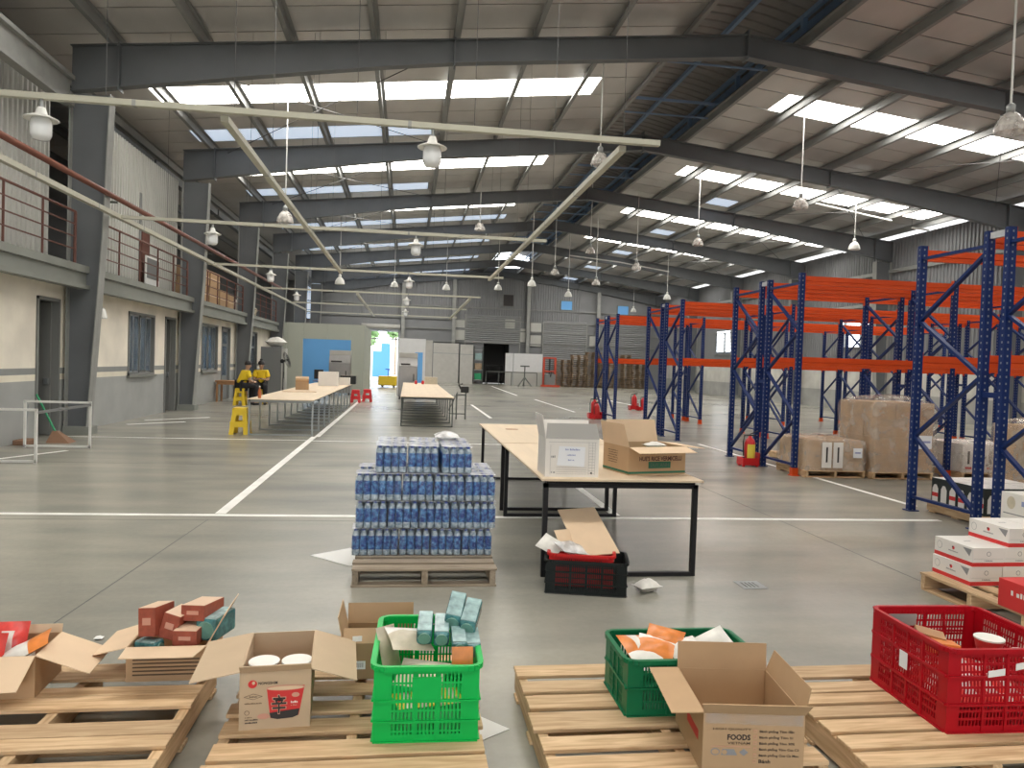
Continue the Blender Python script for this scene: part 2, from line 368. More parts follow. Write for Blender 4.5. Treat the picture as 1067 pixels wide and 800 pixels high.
line(2.6, 23, 2.6, 30, .1); line(10.2, 33, 10.2, 40, .1)
for x0, y0, x1, y1 in ((-2.2, 3.2, -1.98, 8.0), (-6.6, 12.05, 6, 11.9), (-6.6, 19.6, 6, 19.5), (4.3, 2, 4.3, 15), (-6.6, 8.02, -.45, 7.95)):
    MB().bar((x0, y0, .0006), (x1, y1, .0006), .008, .0012).build('saw_joint', 'joint', fl)
d = MB().box(-.1, .1, -.1, .1, 0, .003).build('floor_drain', 'tube_grey', None, (2.76, 5.6, .001)); tag(d, 'small square metal drain cover set in the concrete floor', 'drain')
for i in range(4): MB().box(-.06+.032*i, -.05+.032*i, -.06, .06, .003, .005).build('slot', 'joint', d)

# ------------------------------------------------------------------ ceiling
roof = MB()
for xa, xb in ((XO-.3, 5.9), (8.7, 22)):
    roof.add([(xa, YF-.5, zr(xa, 9.56)), (xb, YF-.5, zr(xb, 9.56)), (xb, YB+.6, zr(xb, 9.56)), (xa, YB+.6, zr(xa, 9.56))], [(0, 1, 2, 3)])
ceil = struct(roof.build('ceiling', 'roof_sheet'))
def slab(xa, xb, ya, yb, name, m, z0=9.44, t=.015):
    MB().add([(xa, ya, zr(xa, z0)), (xb, ya, zr(xb, z0)), (xb, yb, zr(xb, z0)), (xa, yb, zr(xa, z0)),
              (xa, ya, zr(xa, z0)+t), (xb, ya, zr(xb, z0)+t), (xb, yb, zr(xb, z0)+t), (xa, yb, zr(xa, z0)+t)],
             [(0, 3, 2, 1), (4, 5, 6, 7), (0, 1, 5, 4), (1, 2, 6, 5), (2, 3, 7, 6), (3, 0, 4, 7)]).build(name, m, ceil)
for k in range(-3, 6):
    y0 = Y1+k*BAY
    cuts = [0, 1.0, 2.0, 3.0, 4.22, 5.3, 6.35, 7.45]
    for i in range(7):
        a, b = y0+cuts[i]+.02, y0+cuts[i+1]-.02
        if i == 3:
            slab(-6.3, 4.75, a, b, 'skylight_sheet', 'skylight'); slab(9.95, 20.3, a, b, 'skylight_sheet', 'skylight')
            slab(4.78, 5.95, a, b, 'liner_panel', 'liner'); slab(8.65, 9.92, a, b, 'liner_panel', 'liner'); slab(XO, -6.33, a, b, 'liner_panel', 'liner'); slab(20.33, 21.9, a, b, 'liner_panel', 'liner')
        elif i == 6:
            xe = .6 if k < 2 else 4.7
            if k < 0:
                slab(XO, 5.95, a, b, 'liner_panel', 'liner'); slab(8.65, 21.9, a, b, 'liner_panel', 'liner'); continue
            slab(-6.3, xe, a, b, 'foil_sheen_panel', 'pale_blue_glow'); slab(XO, -6.33, a, b, 'liner_panel', 'liner'); slab(xe+.03, 5.95, a, b, 'liner_panel', 'liner')  # dim glowing panel stands in for the bluish reflection on the foil liner
            (slab(8.65, 21.9, a, b, 'liner_panel', 'liner') if k == 0 else slab(8.65, 12.1, a, b, 'liner_panel', 'liner'))
            if k == 0: continue
            slab(12.13, 13.5, a, b, 'foil_sheen_panel', 'pale_blue_glow'); slab(13.53, 21.9, a, b, 'liner_panel', 'liner')
        else:
            slab(XO, 5.95, a, b, 'liner_panel', 'liner'); slab(8.65, 21.9, a, b, 'liner_panel', 'liner')
# purlins (Z sections)
def purlin(x):
    s = 1 if x < RX else -1; z = zr(x); w, h, f = .012, .21, .085
    mb = MB(); mb.box(x-w/2, x+w/2, YF, YB, z+.005, z+h); mb.box(x, x+s*f, YF, YB, z+h-.012, z+h); mb.box(x-s*f, x, YF, YB, z+.003, z+.017)
    mb.box(x-s*f-.006, x-s*f+.006, YF, YB, z+.003, z+.04)
    mb.build('purlin', 'purlin_steel', ceil)
for i in range(11): purlin(5.95-1.7*i) if 5.95-1.7*i > XO else None
for i in range(8): purlin(8.65+1.7*i)
# rafters
def depth(x):
    d = abs(x-RX); t = max(0., min(1., (d-6.5)/7.3)); return .5+.40*t**1.3
def rafter(y):
    mb = MB(); xs = [-6.75, -5.2, -3.6, -2, -.6, .8, 4, RX]; xs = xs+[2*RX-x for x in xs[-2::-1]]
    for a, b in zip(xs[:-1], xs[1:]):
        za, zb = zr(a), zr(b); da, db = depth(a), depth(b); t, w = .014, .22
        mb.add([(a, y-t/2, za-da), (b, y-t/2, zb-db), (b, y-t/2, zb), (a, y-t/2, za), (a, y+t/2, za-da), (b, y+t/2, zb-db), (b, y+t/2, zb), (a, y+t/2, za)],
               [(0, 1, 2, 3), (7, 6, 5, 4), (0, 4, 5, 1), (2, 6, 7, 3)])
        for q0, q1, e in ((za, zb, .018), (za-da, zb-db, -.018)):
            mb.add([(a, y-w/2, q0), (b, y-w/2, q1), (b, y+w/2, q1), (a, y+w/2, q0), (a, y-w/2, q0-e), (b, y-w/2, q1-e), (b, y+w/2, q1-e), (a, y+w/2, q0-e)],
                   [(0, 1, 2, 3), (7, 6, 5, 4), (0, 4, 5, 1), (1, 5, 6, 2), (2, 6, 7, 3), (3, 7, 4, 0)])
    o = mb.build('rafter', 'steel_grey', ceil)
    for x in (RX, -5.85, .8, 2*RX+5.85, 2*RX-.8):
        MB().box(x-.015, x+.015, y-.13, y+.13, zr(x)-depth(x)-.06, zr(x)+(.1 if x == RX else .02)).build('splice_plate', 'steel_grey', o)
for k in range(-2, 7): rafter(Y1+k*BAY-(.15 if k == 6 else 0))
# bracing rods in the roof plane
for k in (0, 1, 2, 3):
    for sx in (-1, 1):
        x0, x1 = (-5.5, .8) if sx < 0 else (13.8, 20)
        for a, b in (((x0, Y1+k*BAY), (x1, Y1+(k+1)*BAY)), ((x1, Y1+k*BAY), (x0, Y1+(k+1)*BAY))):
            MB().tube([(a[0], a[1], zr(a[0])-.12), (b[0], b[1], zr(b[0])-.12)], .012, 5).build('bracing_rod', 'wire', ceil)
# ridge monitor: raised curved sheet, kerb frames and blue side rail
mb = MB(); ys = []; y = YF
while y < YB: ys += [(y, 0), (y+.30, 0), (y+.33, .035), (y+.37, .035)]; y += .40
NA = 10; vs = []; fs = []
for y, h in ys:
    for i in range(NA+1):
        x = 4.9+4.8*i/NA; vs.append((x, y, 10.42+.42*(1-((x-RX)/2.4)**2)+h))
for j in range(len(ys)-1):
    for i in range(NA): fs.append((j*(NA+1)+i, j*(NA+1)+i+1, (j+1)*(NA+1)+i+1, (j+1)*(NA+1)+i))
mb.add(vs, fs).build('ridge_monitor_sheet', 'monitor_sheet', ceil)
MB().box(5.25, 5.29, YF, YB, 9.35, 10.45).build('monitor_side_sheet', 'monitor_sheet', ceil)
MB().box(9.62, 9.66, YF, YB, 9.2, 10.46).build('monitor_side_sheet', 'monitor_blue', ceil)
for x, z in ((9.3, 9.3), (9.3, 9.75), (9.3, 10.35), (5.4, 10.3), (6.6, 10.55), (8.0, 10.55)):
    MB().box(x-.05, x+.05, YF, YB, z-.06, z+.06).build('monitor_rail', 'monitor_blue', ceil)
for k in range(-2, 13):
    y = Y1+k*BAY/2+1.2
    mb = MB().box(9.24, 9.36, y-.06, y+.06, 9.3, 10.4); mb.box(5.3, 5.42, y-.06, y+.06, 9.3, 10.4); mb.bar((5.4, y, 9.45), (9.3, y, 9.45), .05, .07); mb.bar((5.95, y+.5, 9.2), (8.65, y+.5, 9.2), .04, .04)
    mb.build('monitor_frame', 'monitor_blue', ceil)

# ------------------------------------------------------------------ left wall: offices below, gallery above
wl = MB()
ops = [(14.91, 15.83, 0, 2.67), (19.5, 21.4, 1.1, 2.68), (22.3, 23.25, 0, 2.71), (26.07, 28.2, 1.1, 2.72), (28.8, 30.1, 0, 2.72), (33.3, 35.3, 0, 2.73)]
def wall_with_ops(mb, x0, x1, ya, yb, ztop, ops):
    y = ya
    for a, b, z0, z1 in sorted(ops):
        mb.box(x0, x1, y, a, 0, ztop); mb.box(x0, x1, a, b, z1, ztop)
        if z0 > 0: mb.box(x0, x1, a, b, 0, z0)
        y = b
    mb.box(x0, x1, y, yb, 0, ztop)
wall_with_ops(wl, XL-.18, XL, YF, YB, 3.0, ops)
wleft = struct(wl.build('wall_left', 'office_wall'))
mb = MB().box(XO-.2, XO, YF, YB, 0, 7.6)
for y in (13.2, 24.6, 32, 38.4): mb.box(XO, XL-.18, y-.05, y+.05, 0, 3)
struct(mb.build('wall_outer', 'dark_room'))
led = struct(MB().box(XO, -6.42, YF, 38.5, 2.95, 3.30).build('mezzanine_floor', 'ledge_grey'))
MB().box(-6.50, -6.36, YF, 38.5, 3.22, 3.36).build('edge_kerb', 'ledge_grey', led); MB().box(-6.56, -6.34, YF, 38.5, 2.90, 2.98).build('edge_beam_flange', 'ledge_grey', led)
def column(x, y, s, par):
    mb = MB(); h = zr(x)-.92; tw = .014
    xi = [(0, .42), (3.9, .66), (h, .76)]; xb = x
    for (z0, d0), (z1, d1) in zip(xi[:-1], xi[1:]):
        a = [(xb, z0), (xb+s*d0, z0), (xb+s*d1, z1), (xb, z1)]
        mb.prism_y(a if s > 0 else a[::-1], y-tw/2, y+tw/2)
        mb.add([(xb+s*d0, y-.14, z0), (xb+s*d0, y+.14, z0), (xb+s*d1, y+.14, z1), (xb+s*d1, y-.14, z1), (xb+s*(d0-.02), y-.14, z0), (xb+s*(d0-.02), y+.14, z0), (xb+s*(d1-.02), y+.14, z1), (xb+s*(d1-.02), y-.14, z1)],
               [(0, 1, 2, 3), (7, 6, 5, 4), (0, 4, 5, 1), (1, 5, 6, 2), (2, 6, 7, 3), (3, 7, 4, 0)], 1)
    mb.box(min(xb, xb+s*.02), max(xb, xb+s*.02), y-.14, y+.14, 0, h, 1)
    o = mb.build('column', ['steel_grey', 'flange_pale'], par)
    MB().box(min(xb, xb+s*.5), max(xb, xb+s*.5), y-.2, y+.2, 0, .16).build('plinth', 'ledge_grey', o)
    return o
for y in cols[1:-1]: column(-6.74, y, 1, wleft)
for k in range(-2, 0):
    y = Y1+k*BAY
    MB().box(-6.85, -6.65, y+.1, y+BAY-.1, 6.48, 6.56).box(-6.85, -6.65, y+.1, y+BAY-.1, 7.0, 7.08).box(-6.76, -6.74, y+.1, y+BAY-.1, 6.5, 7.05).build('eave_beam', 'flange_pale', wleft)
for k in range(0, 6): MB().box(-7.75, -7.55, Y1+k*BAY+.1, Y1+(k+1)*BAY-.1, 7.15, 7.4).build('eave_beam', 'steel_grey', wleft)
# corrugated sheets: one rib profile, shared
def corr_sheet(w, h, ribs, m, d=.045):
    mb = MB(); prof = []
    for i in range(ribs):
        u = w*i/ribs; s_ = w/ribs; prof += [(u, 0), (u+s_*.5, 0), (u+s_*.6, d), (u+s_*.9, d)]
    prof.append((w, 0)); n = len(prof)
    vs = [(u, -v, 0) for u, v in prof]+[(u, -v, h) for u, v in prof]
    mb.add(vs, [(i, i+1, i+1+n, i+n) for i in range(n-1)]); return mb.mesh('corrugated_sheet', m)
cs_left = corr_sheet(1.06, 3.78, 6, 'corrugated')
gal = struct(MB().box(-7.42, -7.36, YF, 25.0, 3.3, 3.36).box(-7.42, -7.36, YF, 25.0, 6.9, 6.98).build('wall_gallery', 'corrugated'))
y = 25.0
while y > 2:
    if not (17.0 < y < 18.0): 
        o = place('corrugated_sheet', cs_left, gal, (-7.35, y-1.06, 3.32), R(90)); 
    y -= 1.065
for y in (18.6, 21.6): MB().box(-7.33, -7.29, y, y+.16, 3.36, 6.0).build('door_jamb', 'frame_grey', gal)
MB().box(-7.32, -7.28, 21.8, 22.4, 3.4, 5.1).build('door_leaf', 'rail_red', gal)
p = MB().box(-.02, .02, -.55, .55, 0, .95).build('leaning_panel', 'paper_white', None, (-7.1, 22.1, 3.36)); tag(p, 'white and grey picture panel leaning on the gallery wall behind the railing', 'panel')
MB().box(.021, .025, -.5, .5, .35, .9).build('print', 'locker_grey', p)
# railings
def railing(y0, y1, label):
    t = thing('railing', label, 'railing', (-6.44, y0, 3.36), 0, 'gallery railings')
    L = y1-y0; n = max(2, round(L/1.35))
    for i in range(n+1): MB().tube([(0, L*i/n, 0), (0, L*i/n, 1.0)], .02 if i not in (0, n) else .028, 6).build('post', 'rail_red', t)
    for i, z in enumerate((1.0, .76, .52, .28)): MB().tube([(0, 0, z), (0, L, z)], .024 if i == 0 else .014, 6).build('rail', 'rail_red', t)
for k, lab in ((-1, 'dark red gallery railing left of the first column'), (0, 'dark red gallery railing between the first and second columns'), (1, 'dark red gallery railing in front of the stacked brown cartons'), (2, 'dark red gallery railing in front of the hanging bags')):
    railing(Y1+k*BAY+.45, Y1+(k+1)*BAY-.5, lab)
# things kept on the gallery
for i, (y, w, h) in enumerate(((25.3, 1.25, .62), (26.7, 1.25, .62), (28.1, 1.2, .62), (25.4, 1.2, .5), (26.8, 1.25, .5), (29.2, .8, .55))):
    z = 3.36 if i in (0, 1, 2, 5) else 3.985
    o = MB().box(-.35, .35, -w/2, w/2, 0, h).build('carton', 'card', None, (-6.98, y+.25, z), 0, bevel=.01)
    tag(o, ['brown carton at the near end of the gallery stack, bottom row', 'brown carton in the middle of the gallery stack, bottom row', 'brown carton third along the gallery stack, bottom row', 'brown carton at the near end of the gallery stack, top row', 'brown carton in the middle of the gallery stack, top row', 'smaller brown carton at the far end of the gallery stack'][i], 'carton', 'cartons on the gallery')
    MB().box(.351, .354, -w/2, w/2, h*.45, h*.55).build('tape', 'card_pale', o)
def pouch(w, l, h, mats, seed=0, nu=9, nv=9, stripe=None):
    mb = MB(); vs = [[], []]; fs = []; rnd = random.Random(seed)
    for sgn in (0, 1):
        for j in range(nv+1):
            for i in range(nu+1):
                u, v = i/nu, j/nv
                hh = h*.5*(math.sin(math.pi*u)**.6)*(math.sin(math.pi*min(1, max(0, (v-.08)/.84)))**.6)
                hh *= 1+.35*mnoise.noise(Vector((u*4, v*4, seed+sgn*7)))
                vs[sgn].append(((u-.5)*w*(1-.05*math.sin(math.pi*v)), (v-.5)*l, hh*(1 if sgn else -1)))
    n = (nu+1)*(nv+1); mi = []
    for sgn in (0, 1):
        for j in range(nv):
            for i in range(nu):
                a = sgn*n+j*(nu+1)+i; q = (a, a+1, a+nu+2, a+nu+1); fs.append(q if sgn else q[::-1])
                mi.append(0 if stripe is None else stripe(i/nu, j/nv))
    mb.add(vs[0]+vs[1], fs); mb.mi = mi; return mb.mesh('pouch', mats, True)
for i, (y, z, m) in enumerate(((32.2, 3.36, 'bag_white'), (32.9, 3.36, 'tea_box'), (33.6, 3.36, 'bag_white'), (34.3, 3.36, 'tea_box'), (35.0, 3.36, 'bag_beige'), (32.6, 3.99, 'locker_grey'), (33.4, 3.99, 'bag_white'), (34.2, 3.99, 'tea_box'))):
    o = place('sack', pouch(.62, .6, .5, [m], i), None, (-7.0, y, z+.3)); o.rotation_euler = (R(90), 0, R(90))
    tag(o, ['white', 'reddish brown', 'second white', 'second reddish brown', 'beige', 'dark grey', 'white top', 'reddish brown top'][i]+' stuffed sack on the gallery behind the railing', 'sack', 'sacks on the gallery')
# doors and windows of the offices
def door(i, y0, y1, z1, open_=False, pane=False):
    t = bpy.data.objects.new('door_%d' % i, None); COL.objects.link(t); t.location = (XL, y0, 0); t['kind'] = 'structure'
    w = y1-y0
    for a in (0, w-.06): MB().box(-.16, .03, a, a+.06, 0, z1).build('door_frame', 'frame_grey', t)
    MB().box(-.16, .03, 0, w, z1-.06, z1).build('door_frame', 'frame_grey', t)
    if open_:
        lf = MB().box(-.9, -.1, w-.12, w-.07, .02, z1-.08).build('door_leaf', 'frame_grey', t); MB().box(-.2, -.12, w-.16, w-.12, 1.0, 1.12).build('handle', 'alu', lf)
    if pane:
        mb = MB(); 
        for a, b, c, e in ((.06, .16, .02, z1-.06), (w-.16, w-.06, .02, z1-.06), (.16, w-.16, .02, .9), (.16, w-.16, z1-.18, z1-.06), (.16, w-.16, 2.0, 2.1)): mb.box(-.1, -.06, a, b, c, e)
        lf = mb.build('door_leaf', 'alu', t); MB().box(-.085, -.075, .16, w-.16, .9, 2.0).build('pane', 'glass', lf); MB().box(-.085, -.075, .16, w-.16, 2.1, z1-.18).build('pane', 'glass', lf)
door(1, 14.91, 15.83, 2.67, open_=True); door(2, 22.3, 23.25, 2.71, open_=True); door(3, 28.8, 30.1, 2.72, pane=True); door(4, 33.3, 35.3, 2.73, pane=True)
def window(i, x, y0, y1, z0, z1, n=4, s=1):
    t = bpy.data.objects.new('window_%d' % i, None); COL.objects.link(t); t.location = (x, y0, 0); t['kind'] = 'structure'; w = y1-y0
    mb = MB().box(-.1*s, .03*s, 0, w, z0, z0+.06).box(-.1*s, .03*s, 0, w, z1-.06, z1).box(-.1*s, .03*s, 0, .06, z0, z1).box(-.1*s, .03*s, w-.06, w, z0, z1)
    mb.build('window_frame', 'frame_grey', t)
    for k in range(n):
        a, b = .06+(w-.12)*k/n, .06+(w-.12)*(k+1)/n; dx = -.05*s-(.025*s if k % 2 else 0)
        f = MB().box(dx-.012, dx+.012, a, a+.045, z0+.06, z1-.06).box(dx-.012, dx+.012, b-.045, b, z0+.06, z1-.06).box(dx-.012, dx+.012, a, b, z0+.06, z0+.1).box(dx-.012, dx+.012, a, b, z1-.1, z1-.06).build('sash', 'alu' if k != 2 else 'frame_grey', t)
        MB().box(dx-.003, dx+.003, a+.045, b-.045, z0+.1, z1-.1).build('pane', 'glass', f)
    MB().box(-.02*s, .08*s, -.05, w+.05, z0-.05, z0).build('window_sill', 'ledge_grey', t)
window(1, XL, 19.5, 21.4, 1.1, 2.68); window(2, XL, 26.07, 28.2, 1.1, 2.72)
# water bottles for dispensers seen through the first office window
for i, y in enumerate((19.9, 20.25)):
    o = MB().lathe([(.0, 0), (.13, 0), (.135, .05), (.135, .3), (.06, .4), (.03, .44), (.03, .5)], 12).build('water_bottle', 'bottle_label' if i else 'bottle_clear', None, (-7.35, y, 1.0), smooth=True)
    tag(o, ['large pale water bottle on its stand behind the first office window', 'large blue water bottle on its stand behind the first office window'][i], 'bottle')
    st = MB().box(-.16, .16, -.16, .16, 0, .98).build('dispenser_stand', 'lamp_white', None, (-7.35, y, 0)); tag(st, ['white dispenser stand under the pale water bottle', 'white dispenser stand under the blue water bottle'][i], 'stand')
# floodlight on the first column and small wall fittings
t = thing('wall_lamp', 'white floodlight on a bracket beside the first column', 'lamp', (-6.25, 16.45, 2.45))
MB().tube([(-.4, 0, .25), (0, 0, .25), (0, 0, .1)], .015, 6).build('bracket', 'tube_grey', t); MB().lathe([(.03, .12), (.07, .08), (.11, -.08), (.1, -.1)], 12).build('lamp_shade', 'lamp_white', t)

# red pipe and cable trays
pp = MB().tube([(-6.0, 4, 4.78), (-6.0, 37, 4.9)], .055, 10).build('fire_pipe', 'pipe_red', None, smooth=True); tag(pp, 'long dark red fire pipe running along the left gallery', 'pipe')
for y in cols[2:6]: MB().bar((-6.3, y+.25, 4.72), (-5.95, y+.25, 4.72), .04, .04).build('pipe_bracket', 'tube_dark', pp)
ZT = 4.4
def tray(p, q, label, hang=(), w=.1):
    p = Vector(p); q = Vector(q); o = MB().bar(p, q, w, w*.85).build('cable_tray', 'tray_cream'); tag(o, label, 'cable tray', 'cable trays hung under the roof')
    d = q-p; n = max(1, int(d.length/2.4))
    for i in range(1, n):
        c = p+d*(i/n); u = d.normalized()
        MB().bar(c-u*.02, c+u*.02, w+.006, w*.85+.006).build('joint_clip', 'flange_pale', o)
    for f in hang:
        c = p+d*f; MB().tube([c, (c.x, c.y, zr(c.x, 9.45))], .0035, 4).build('hanger_wire', 'wire', o)
    return o
tray((-5.85, 3, ZT), (-5.85, 44, ZT), 'long cream cable tray running beside the red pipe on the left', ())
names = ['first', 'second', 'third', 'fourth', 'fifth', 'sixth']
for k in range(6):
    y = 8.75+k*BAY*.995
    tray((-6.0, y, ZT), (2.92, y, ZT), '%s cream cable tray crossing the hall, counted from the camera' % names[k], (.12, .3, .45, .6, .75, .95), .075)
tray((-2.1, 8.8, ZT-.075), (-2.1, 23.6, ZT-.075), 'lengthwise cream cable tray on the left above the long tables, nearer run', (.2, .5, .8), .085); tray((2.48, 8.8, ZT-.075), (2.48, 23.6, ZT-.075), 'lengthwise cream cable tray above the black-legged tables, nearer run', (.3, .6, .85), .085)
tray((-2.1, 31.1, ZT-.075), (-2.1, 46, ZT-.075), 'lengthwise cream cable tray on the left, far run', (.5,)); tray((2.48, 31.1, ZT-.075), (2.48, 46, ZT-.075), 'lengthwise cream cable tray on the right, far run', (.5,))
# lamps
def bell(px, py, Y, kind, label):
    c = at_y(px, py, Y); t = thing('hanging_lamp', label, 'lamp', c, 0, 'bell lamps hung from the roof'); ztop = (zr(c.x, 9.45) if not 5.95 < c.x < 8.65 else 10.42+.42*(1-((c.x-RX)/2.4)**2))-c.z
    m = 'lamp_white' if kind == 'white' else 'acrylic'
    prof = [(.215, 0), (.21, .05), (.185, .15), (.13, .24), (.075, .29), (.06, .3)]
    MB().lathe(prof+[(r-.008, z-.004) for r, z in prof[::-1]], 20, caps=False).build('lamp_shade', m, t, smooth=True)
    MB().lathe([(.0, .29), (.062, .29), (.062, .40), (.03, .43), (.0, .43)], 12).build('lamp_cap', 'lamp_white' if kind == 'white' else 'tube_grey', t, smooth=True)
    MB().lathe([(.0, .1), (.035, .11), (.05, .17), (.03, .26), (.0, .27)], 10).build('bulb', 'lamp_glass', t, smooth=True)
    MB().tube([(0, 0, .42), (0, 0, ztop)], .016, 6).build('rod', 'white_paint', t)
for a in ((1052, 138, 10.2, 'acrylic', 'clear bell lamp hanging nearest the camera at the top right'), (834, 217, 20, 'acrylic', 'clear bell lamp hanging right of the ridge above the racks'), (727, 256, 27.5, 'acrylic', 'clear bell lamp hanging beyond the first rack pair, below the roof lights'),
          (592, 309, 41, 'white', 'white bell lamp hanging left end of the thin conduit frame'), (695, 312, 41, 'white', 'white bell lamp hanging at the right end of the thin conduit frame'), (660, 325, 55, 'white', 'small white bell lamp hanging farthest right near the back wall'),
          (554, 298, 36, 'white', 'white bell lamp hanging in front of the second back wall column from the right'), (519, 302, 41, 'white', 'white bell lamp hanging just below the end of the far lengthwise tray'), (621, 297, 36, 'acrylic', 'clear bell lamp hanging low under the far right roof lights'),
          (578, 286, 36, 'acrylic', 'clear bell lamp hanging under the far ridge'), (615, 264, 33, 'acrylic', 'clear bell lamp hanging right of the lengthwise tray end'), (663, 281, 31, 'acrylic', 'brownish clear bell lamp hanging above the thin conduit frame'),
          (411, 299, 41, 'white', 'white bell lamp hanging above the bright back doorway'), (465, 302, 41, 'white', 'white bell lamp hanging above the second long table row'), (500, 240, 30, 'acrylic', 'clear bell lamp hanging between the two lengthwise trays, high up'),
          (297, 232, 20, 'acrylic', 'clear bell lamp resting level with the second crossing tray on the left'), (354, 296, 33, 'white', 'white bell lamp hanging above the green partition'), (890, 260, 27, 'white', 'white bell lamp hanging at the far right above the orange beams'), (625, 172, 17, 'acrylic', 'clear bell lamp touching the lengthwise tray near the ridge')):
    bell(*a)
def jar_lamp(px, Y, label, drop=.0):
    c = at_y(px, 0, Y); c.z = ZT-.05-drop; t = thing('jar_lamp', label, 'lamp', c, 0, 'jar lamps under the cable trays')
    MB().tube([(0, 0, .02), (0, 0, -.1)], .02, 6).build('hook', 'tube_grey', t)
    MB().lathe([(.0, -.06), (.04, -.07), (.06, -.14), (.17, -.19), (.17, -.2), (.06, -.18), (.0, -.18)], 18).build('lamp_cap', 'lamp_white', t, smooth=True)
    MB().lathe([(.09, -.18), (.105, -.22), (.105, -.36), (.08, -.41), (.0, -.42)], 16).build('glass_jar', 'lamp_glass', t, smooth=True)
for a in ((45, 8.75, 'white jar lamp under the first tray at the top left'), (455, 8.75, 'white jar lamp under the middle of the first tray'), (227, 16.16, 'white jar lamp under the second tray near the second column'), (441, 16.16, 'white jar lamp under the second tray, middle'),
          (289, 23.57, 'white jar lamp under the third tray, left'), (435, 23.57, 'white jar lamp under the third tray, middle'), (317, 30.98, 'white jar lamp under the fourth tray, left'), (433, 30.98, 'white jar lamp under the fourth tray, middle'), (432, 38.4, 'white jar lamp under the fifth tray, middle')):
    jar_lamp(*a)
def conduit(pts, label):
    o = MB().tube([at_y(*p) for p in pts], .035, 6).build('conduit', 'white_paint'); tag(o, label, 'conduit', 'thin white conduits')
    a = at_y(*pts[0]); MB().tube([a, (a.x, a.y, zr(a.x, 9.45))], .008, 4).build('hanger_wire', 'wire', o)
conduit([(593, 266, 41), (645, 273, 41), (697, 283, 41)], 'thin white conduit frame hung between two white bell lamps'); conduit([(850, 212, 27.2), (929, 230, 27.2)], 'thin white conduit hung under the roof lights above the right racks'); conduit([(640, 291, 55), (678, 298, 55)], 'thin white conduit hung near the right back corner'); conduit([(950, 237, 24.5), (968, 240, 24.5)], 'short white conduit hung below the second right rafter')

# ------------------------------------------------------------------ right wall
mb = MB(); wins = [(31.6, 34.4, 3.0, 4.4), (47.0, 50.0, 2.75, 4.3), (17, 20, 3.0, 4.4)]
mb.box(XR, XR+.2, YF, YB, 0, 2.2); wr = struct(mb.build('wall_right', 'right_wall'))
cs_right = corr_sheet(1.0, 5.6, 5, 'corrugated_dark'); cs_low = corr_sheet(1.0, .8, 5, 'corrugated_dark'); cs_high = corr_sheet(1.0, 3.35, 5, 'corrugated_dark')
y = YB
while y > 8:
    c = y-.5
    if any(a < c < b for a, b, *_ in wins):
        place('corrugated_sheet', cs_low, wr, (XR+.02, y, 2.2), R(-90)); place('corrugated_sheet', cs_high, wr, (XR+.02, y, 4.4), R(-90))
    else: place('corrugated_sheet', cs_right, wr, (XR+.02, y, 2.2), R(-90))
    y -= 1.0
MB().box(XR, XR+.2, YF, 9, 2.2, 7.8).build('front_bay_cladding', 'corrugated_dark', wr)
for z in (4.9, 6.3): MB().box(XR-.12, XR-.04, 8, YB, z, z+.15).build('girt', 'flange_pale', wr)
for y in cols[1:-1]: column(XR-.05, y, -1, wr)
for i, (a, b, z0, z1) in enumerate(wins):
    t = bpy.data.objects.new('window_%d' % (3+i), None); COL.objects.link(t); t.location = (XR, a, 0); t['kind'] = 'structure'; w = b-a
    MB().box(-.06, .1, 0, w, z0, z0+.06).box(-.06, .1, 0, w, z1-.06, z1).box(-.06, .1, 0, .06, z0, z1).box(-.06, .1, w-.06, w, z0, z1).box(-.06, .1, w/2-.03, w/2+.03, z0, z1).build('window_frame', 'frame_grey', t)
    n = 6
    for k in range(n):
        z = z0+.06+(z1-z0-.12)*(k+.5)/n
        o = MB().add([(-.06, .06, z-.02), (-.06, w-.06, z-.02), (.06, w-.06, z+.09), (.06, .06, z+.09)], [(0, 1, 2, 3)]).build('louvre_pane', 'glass', t)

# ------------------------------------------------------------------ back wall
DX0, DX1, DZ = -3.6, -.75, 4.05
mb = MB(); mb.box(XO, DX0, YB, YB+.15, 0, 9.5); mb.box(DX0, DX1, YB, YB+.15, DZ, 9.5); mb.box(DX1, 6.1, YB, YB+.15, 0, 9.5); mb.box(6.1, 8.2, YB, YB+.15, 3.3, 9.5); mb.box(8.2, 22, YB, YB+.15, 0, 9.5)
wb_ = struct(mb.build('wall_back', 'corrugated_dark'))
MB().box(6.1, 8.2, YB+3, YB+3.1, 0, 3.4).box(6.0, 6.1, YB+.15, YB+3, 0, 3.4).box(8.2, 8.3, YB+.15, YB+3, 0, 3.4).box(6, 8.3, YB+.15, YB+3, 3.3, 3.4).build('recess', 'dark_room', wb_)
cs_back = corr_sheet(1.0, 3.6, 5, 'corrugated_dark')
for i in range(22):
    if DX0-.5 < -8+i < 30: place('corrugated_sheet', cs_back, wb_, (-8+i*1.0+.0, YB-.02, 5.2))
for x in (-.45, 3.6, 9.65, 15.5): MB().box(x-.02, x+.02, YB-.45, YB-.05, 0, zr(x)-.5).box(x-.14, x+.14, YB-.47, YB-.44, 0, zr(x)-.5).build('column', 'flange_pale', wb_)
for z in (3.3, 4.3, 5.1, 6.1): MB().box(-8, 21, YB-.12, YB-.02, z, z+.1).build('girt', 'purlin_steel', wb_)
def shutter(x0, x1, z0, z1):
    z = z0
    while z < z1-.02:
        MB().prism_x([(YB-.06, z), (YB-.10, z+.05), (YB-.10, z+.10), (YB-.06, z+.15)], x0, x1).build('shutter_slat', 'shutter', wb_); z += .16
    MB().box(x0-.08, x0, YB-.14, YB-.02, 0, z1).box(x1, x1+.08, YB-.14, YB-.02, 0, z1).build('shutter_guide', 'flange_pale', wb_)
shutter(4.6, 9.0, 3.35, 5.6); shutter(11.0, 14.6, 0.05, 5.2); shutter(16.5, 20.0, .05, 5.2)
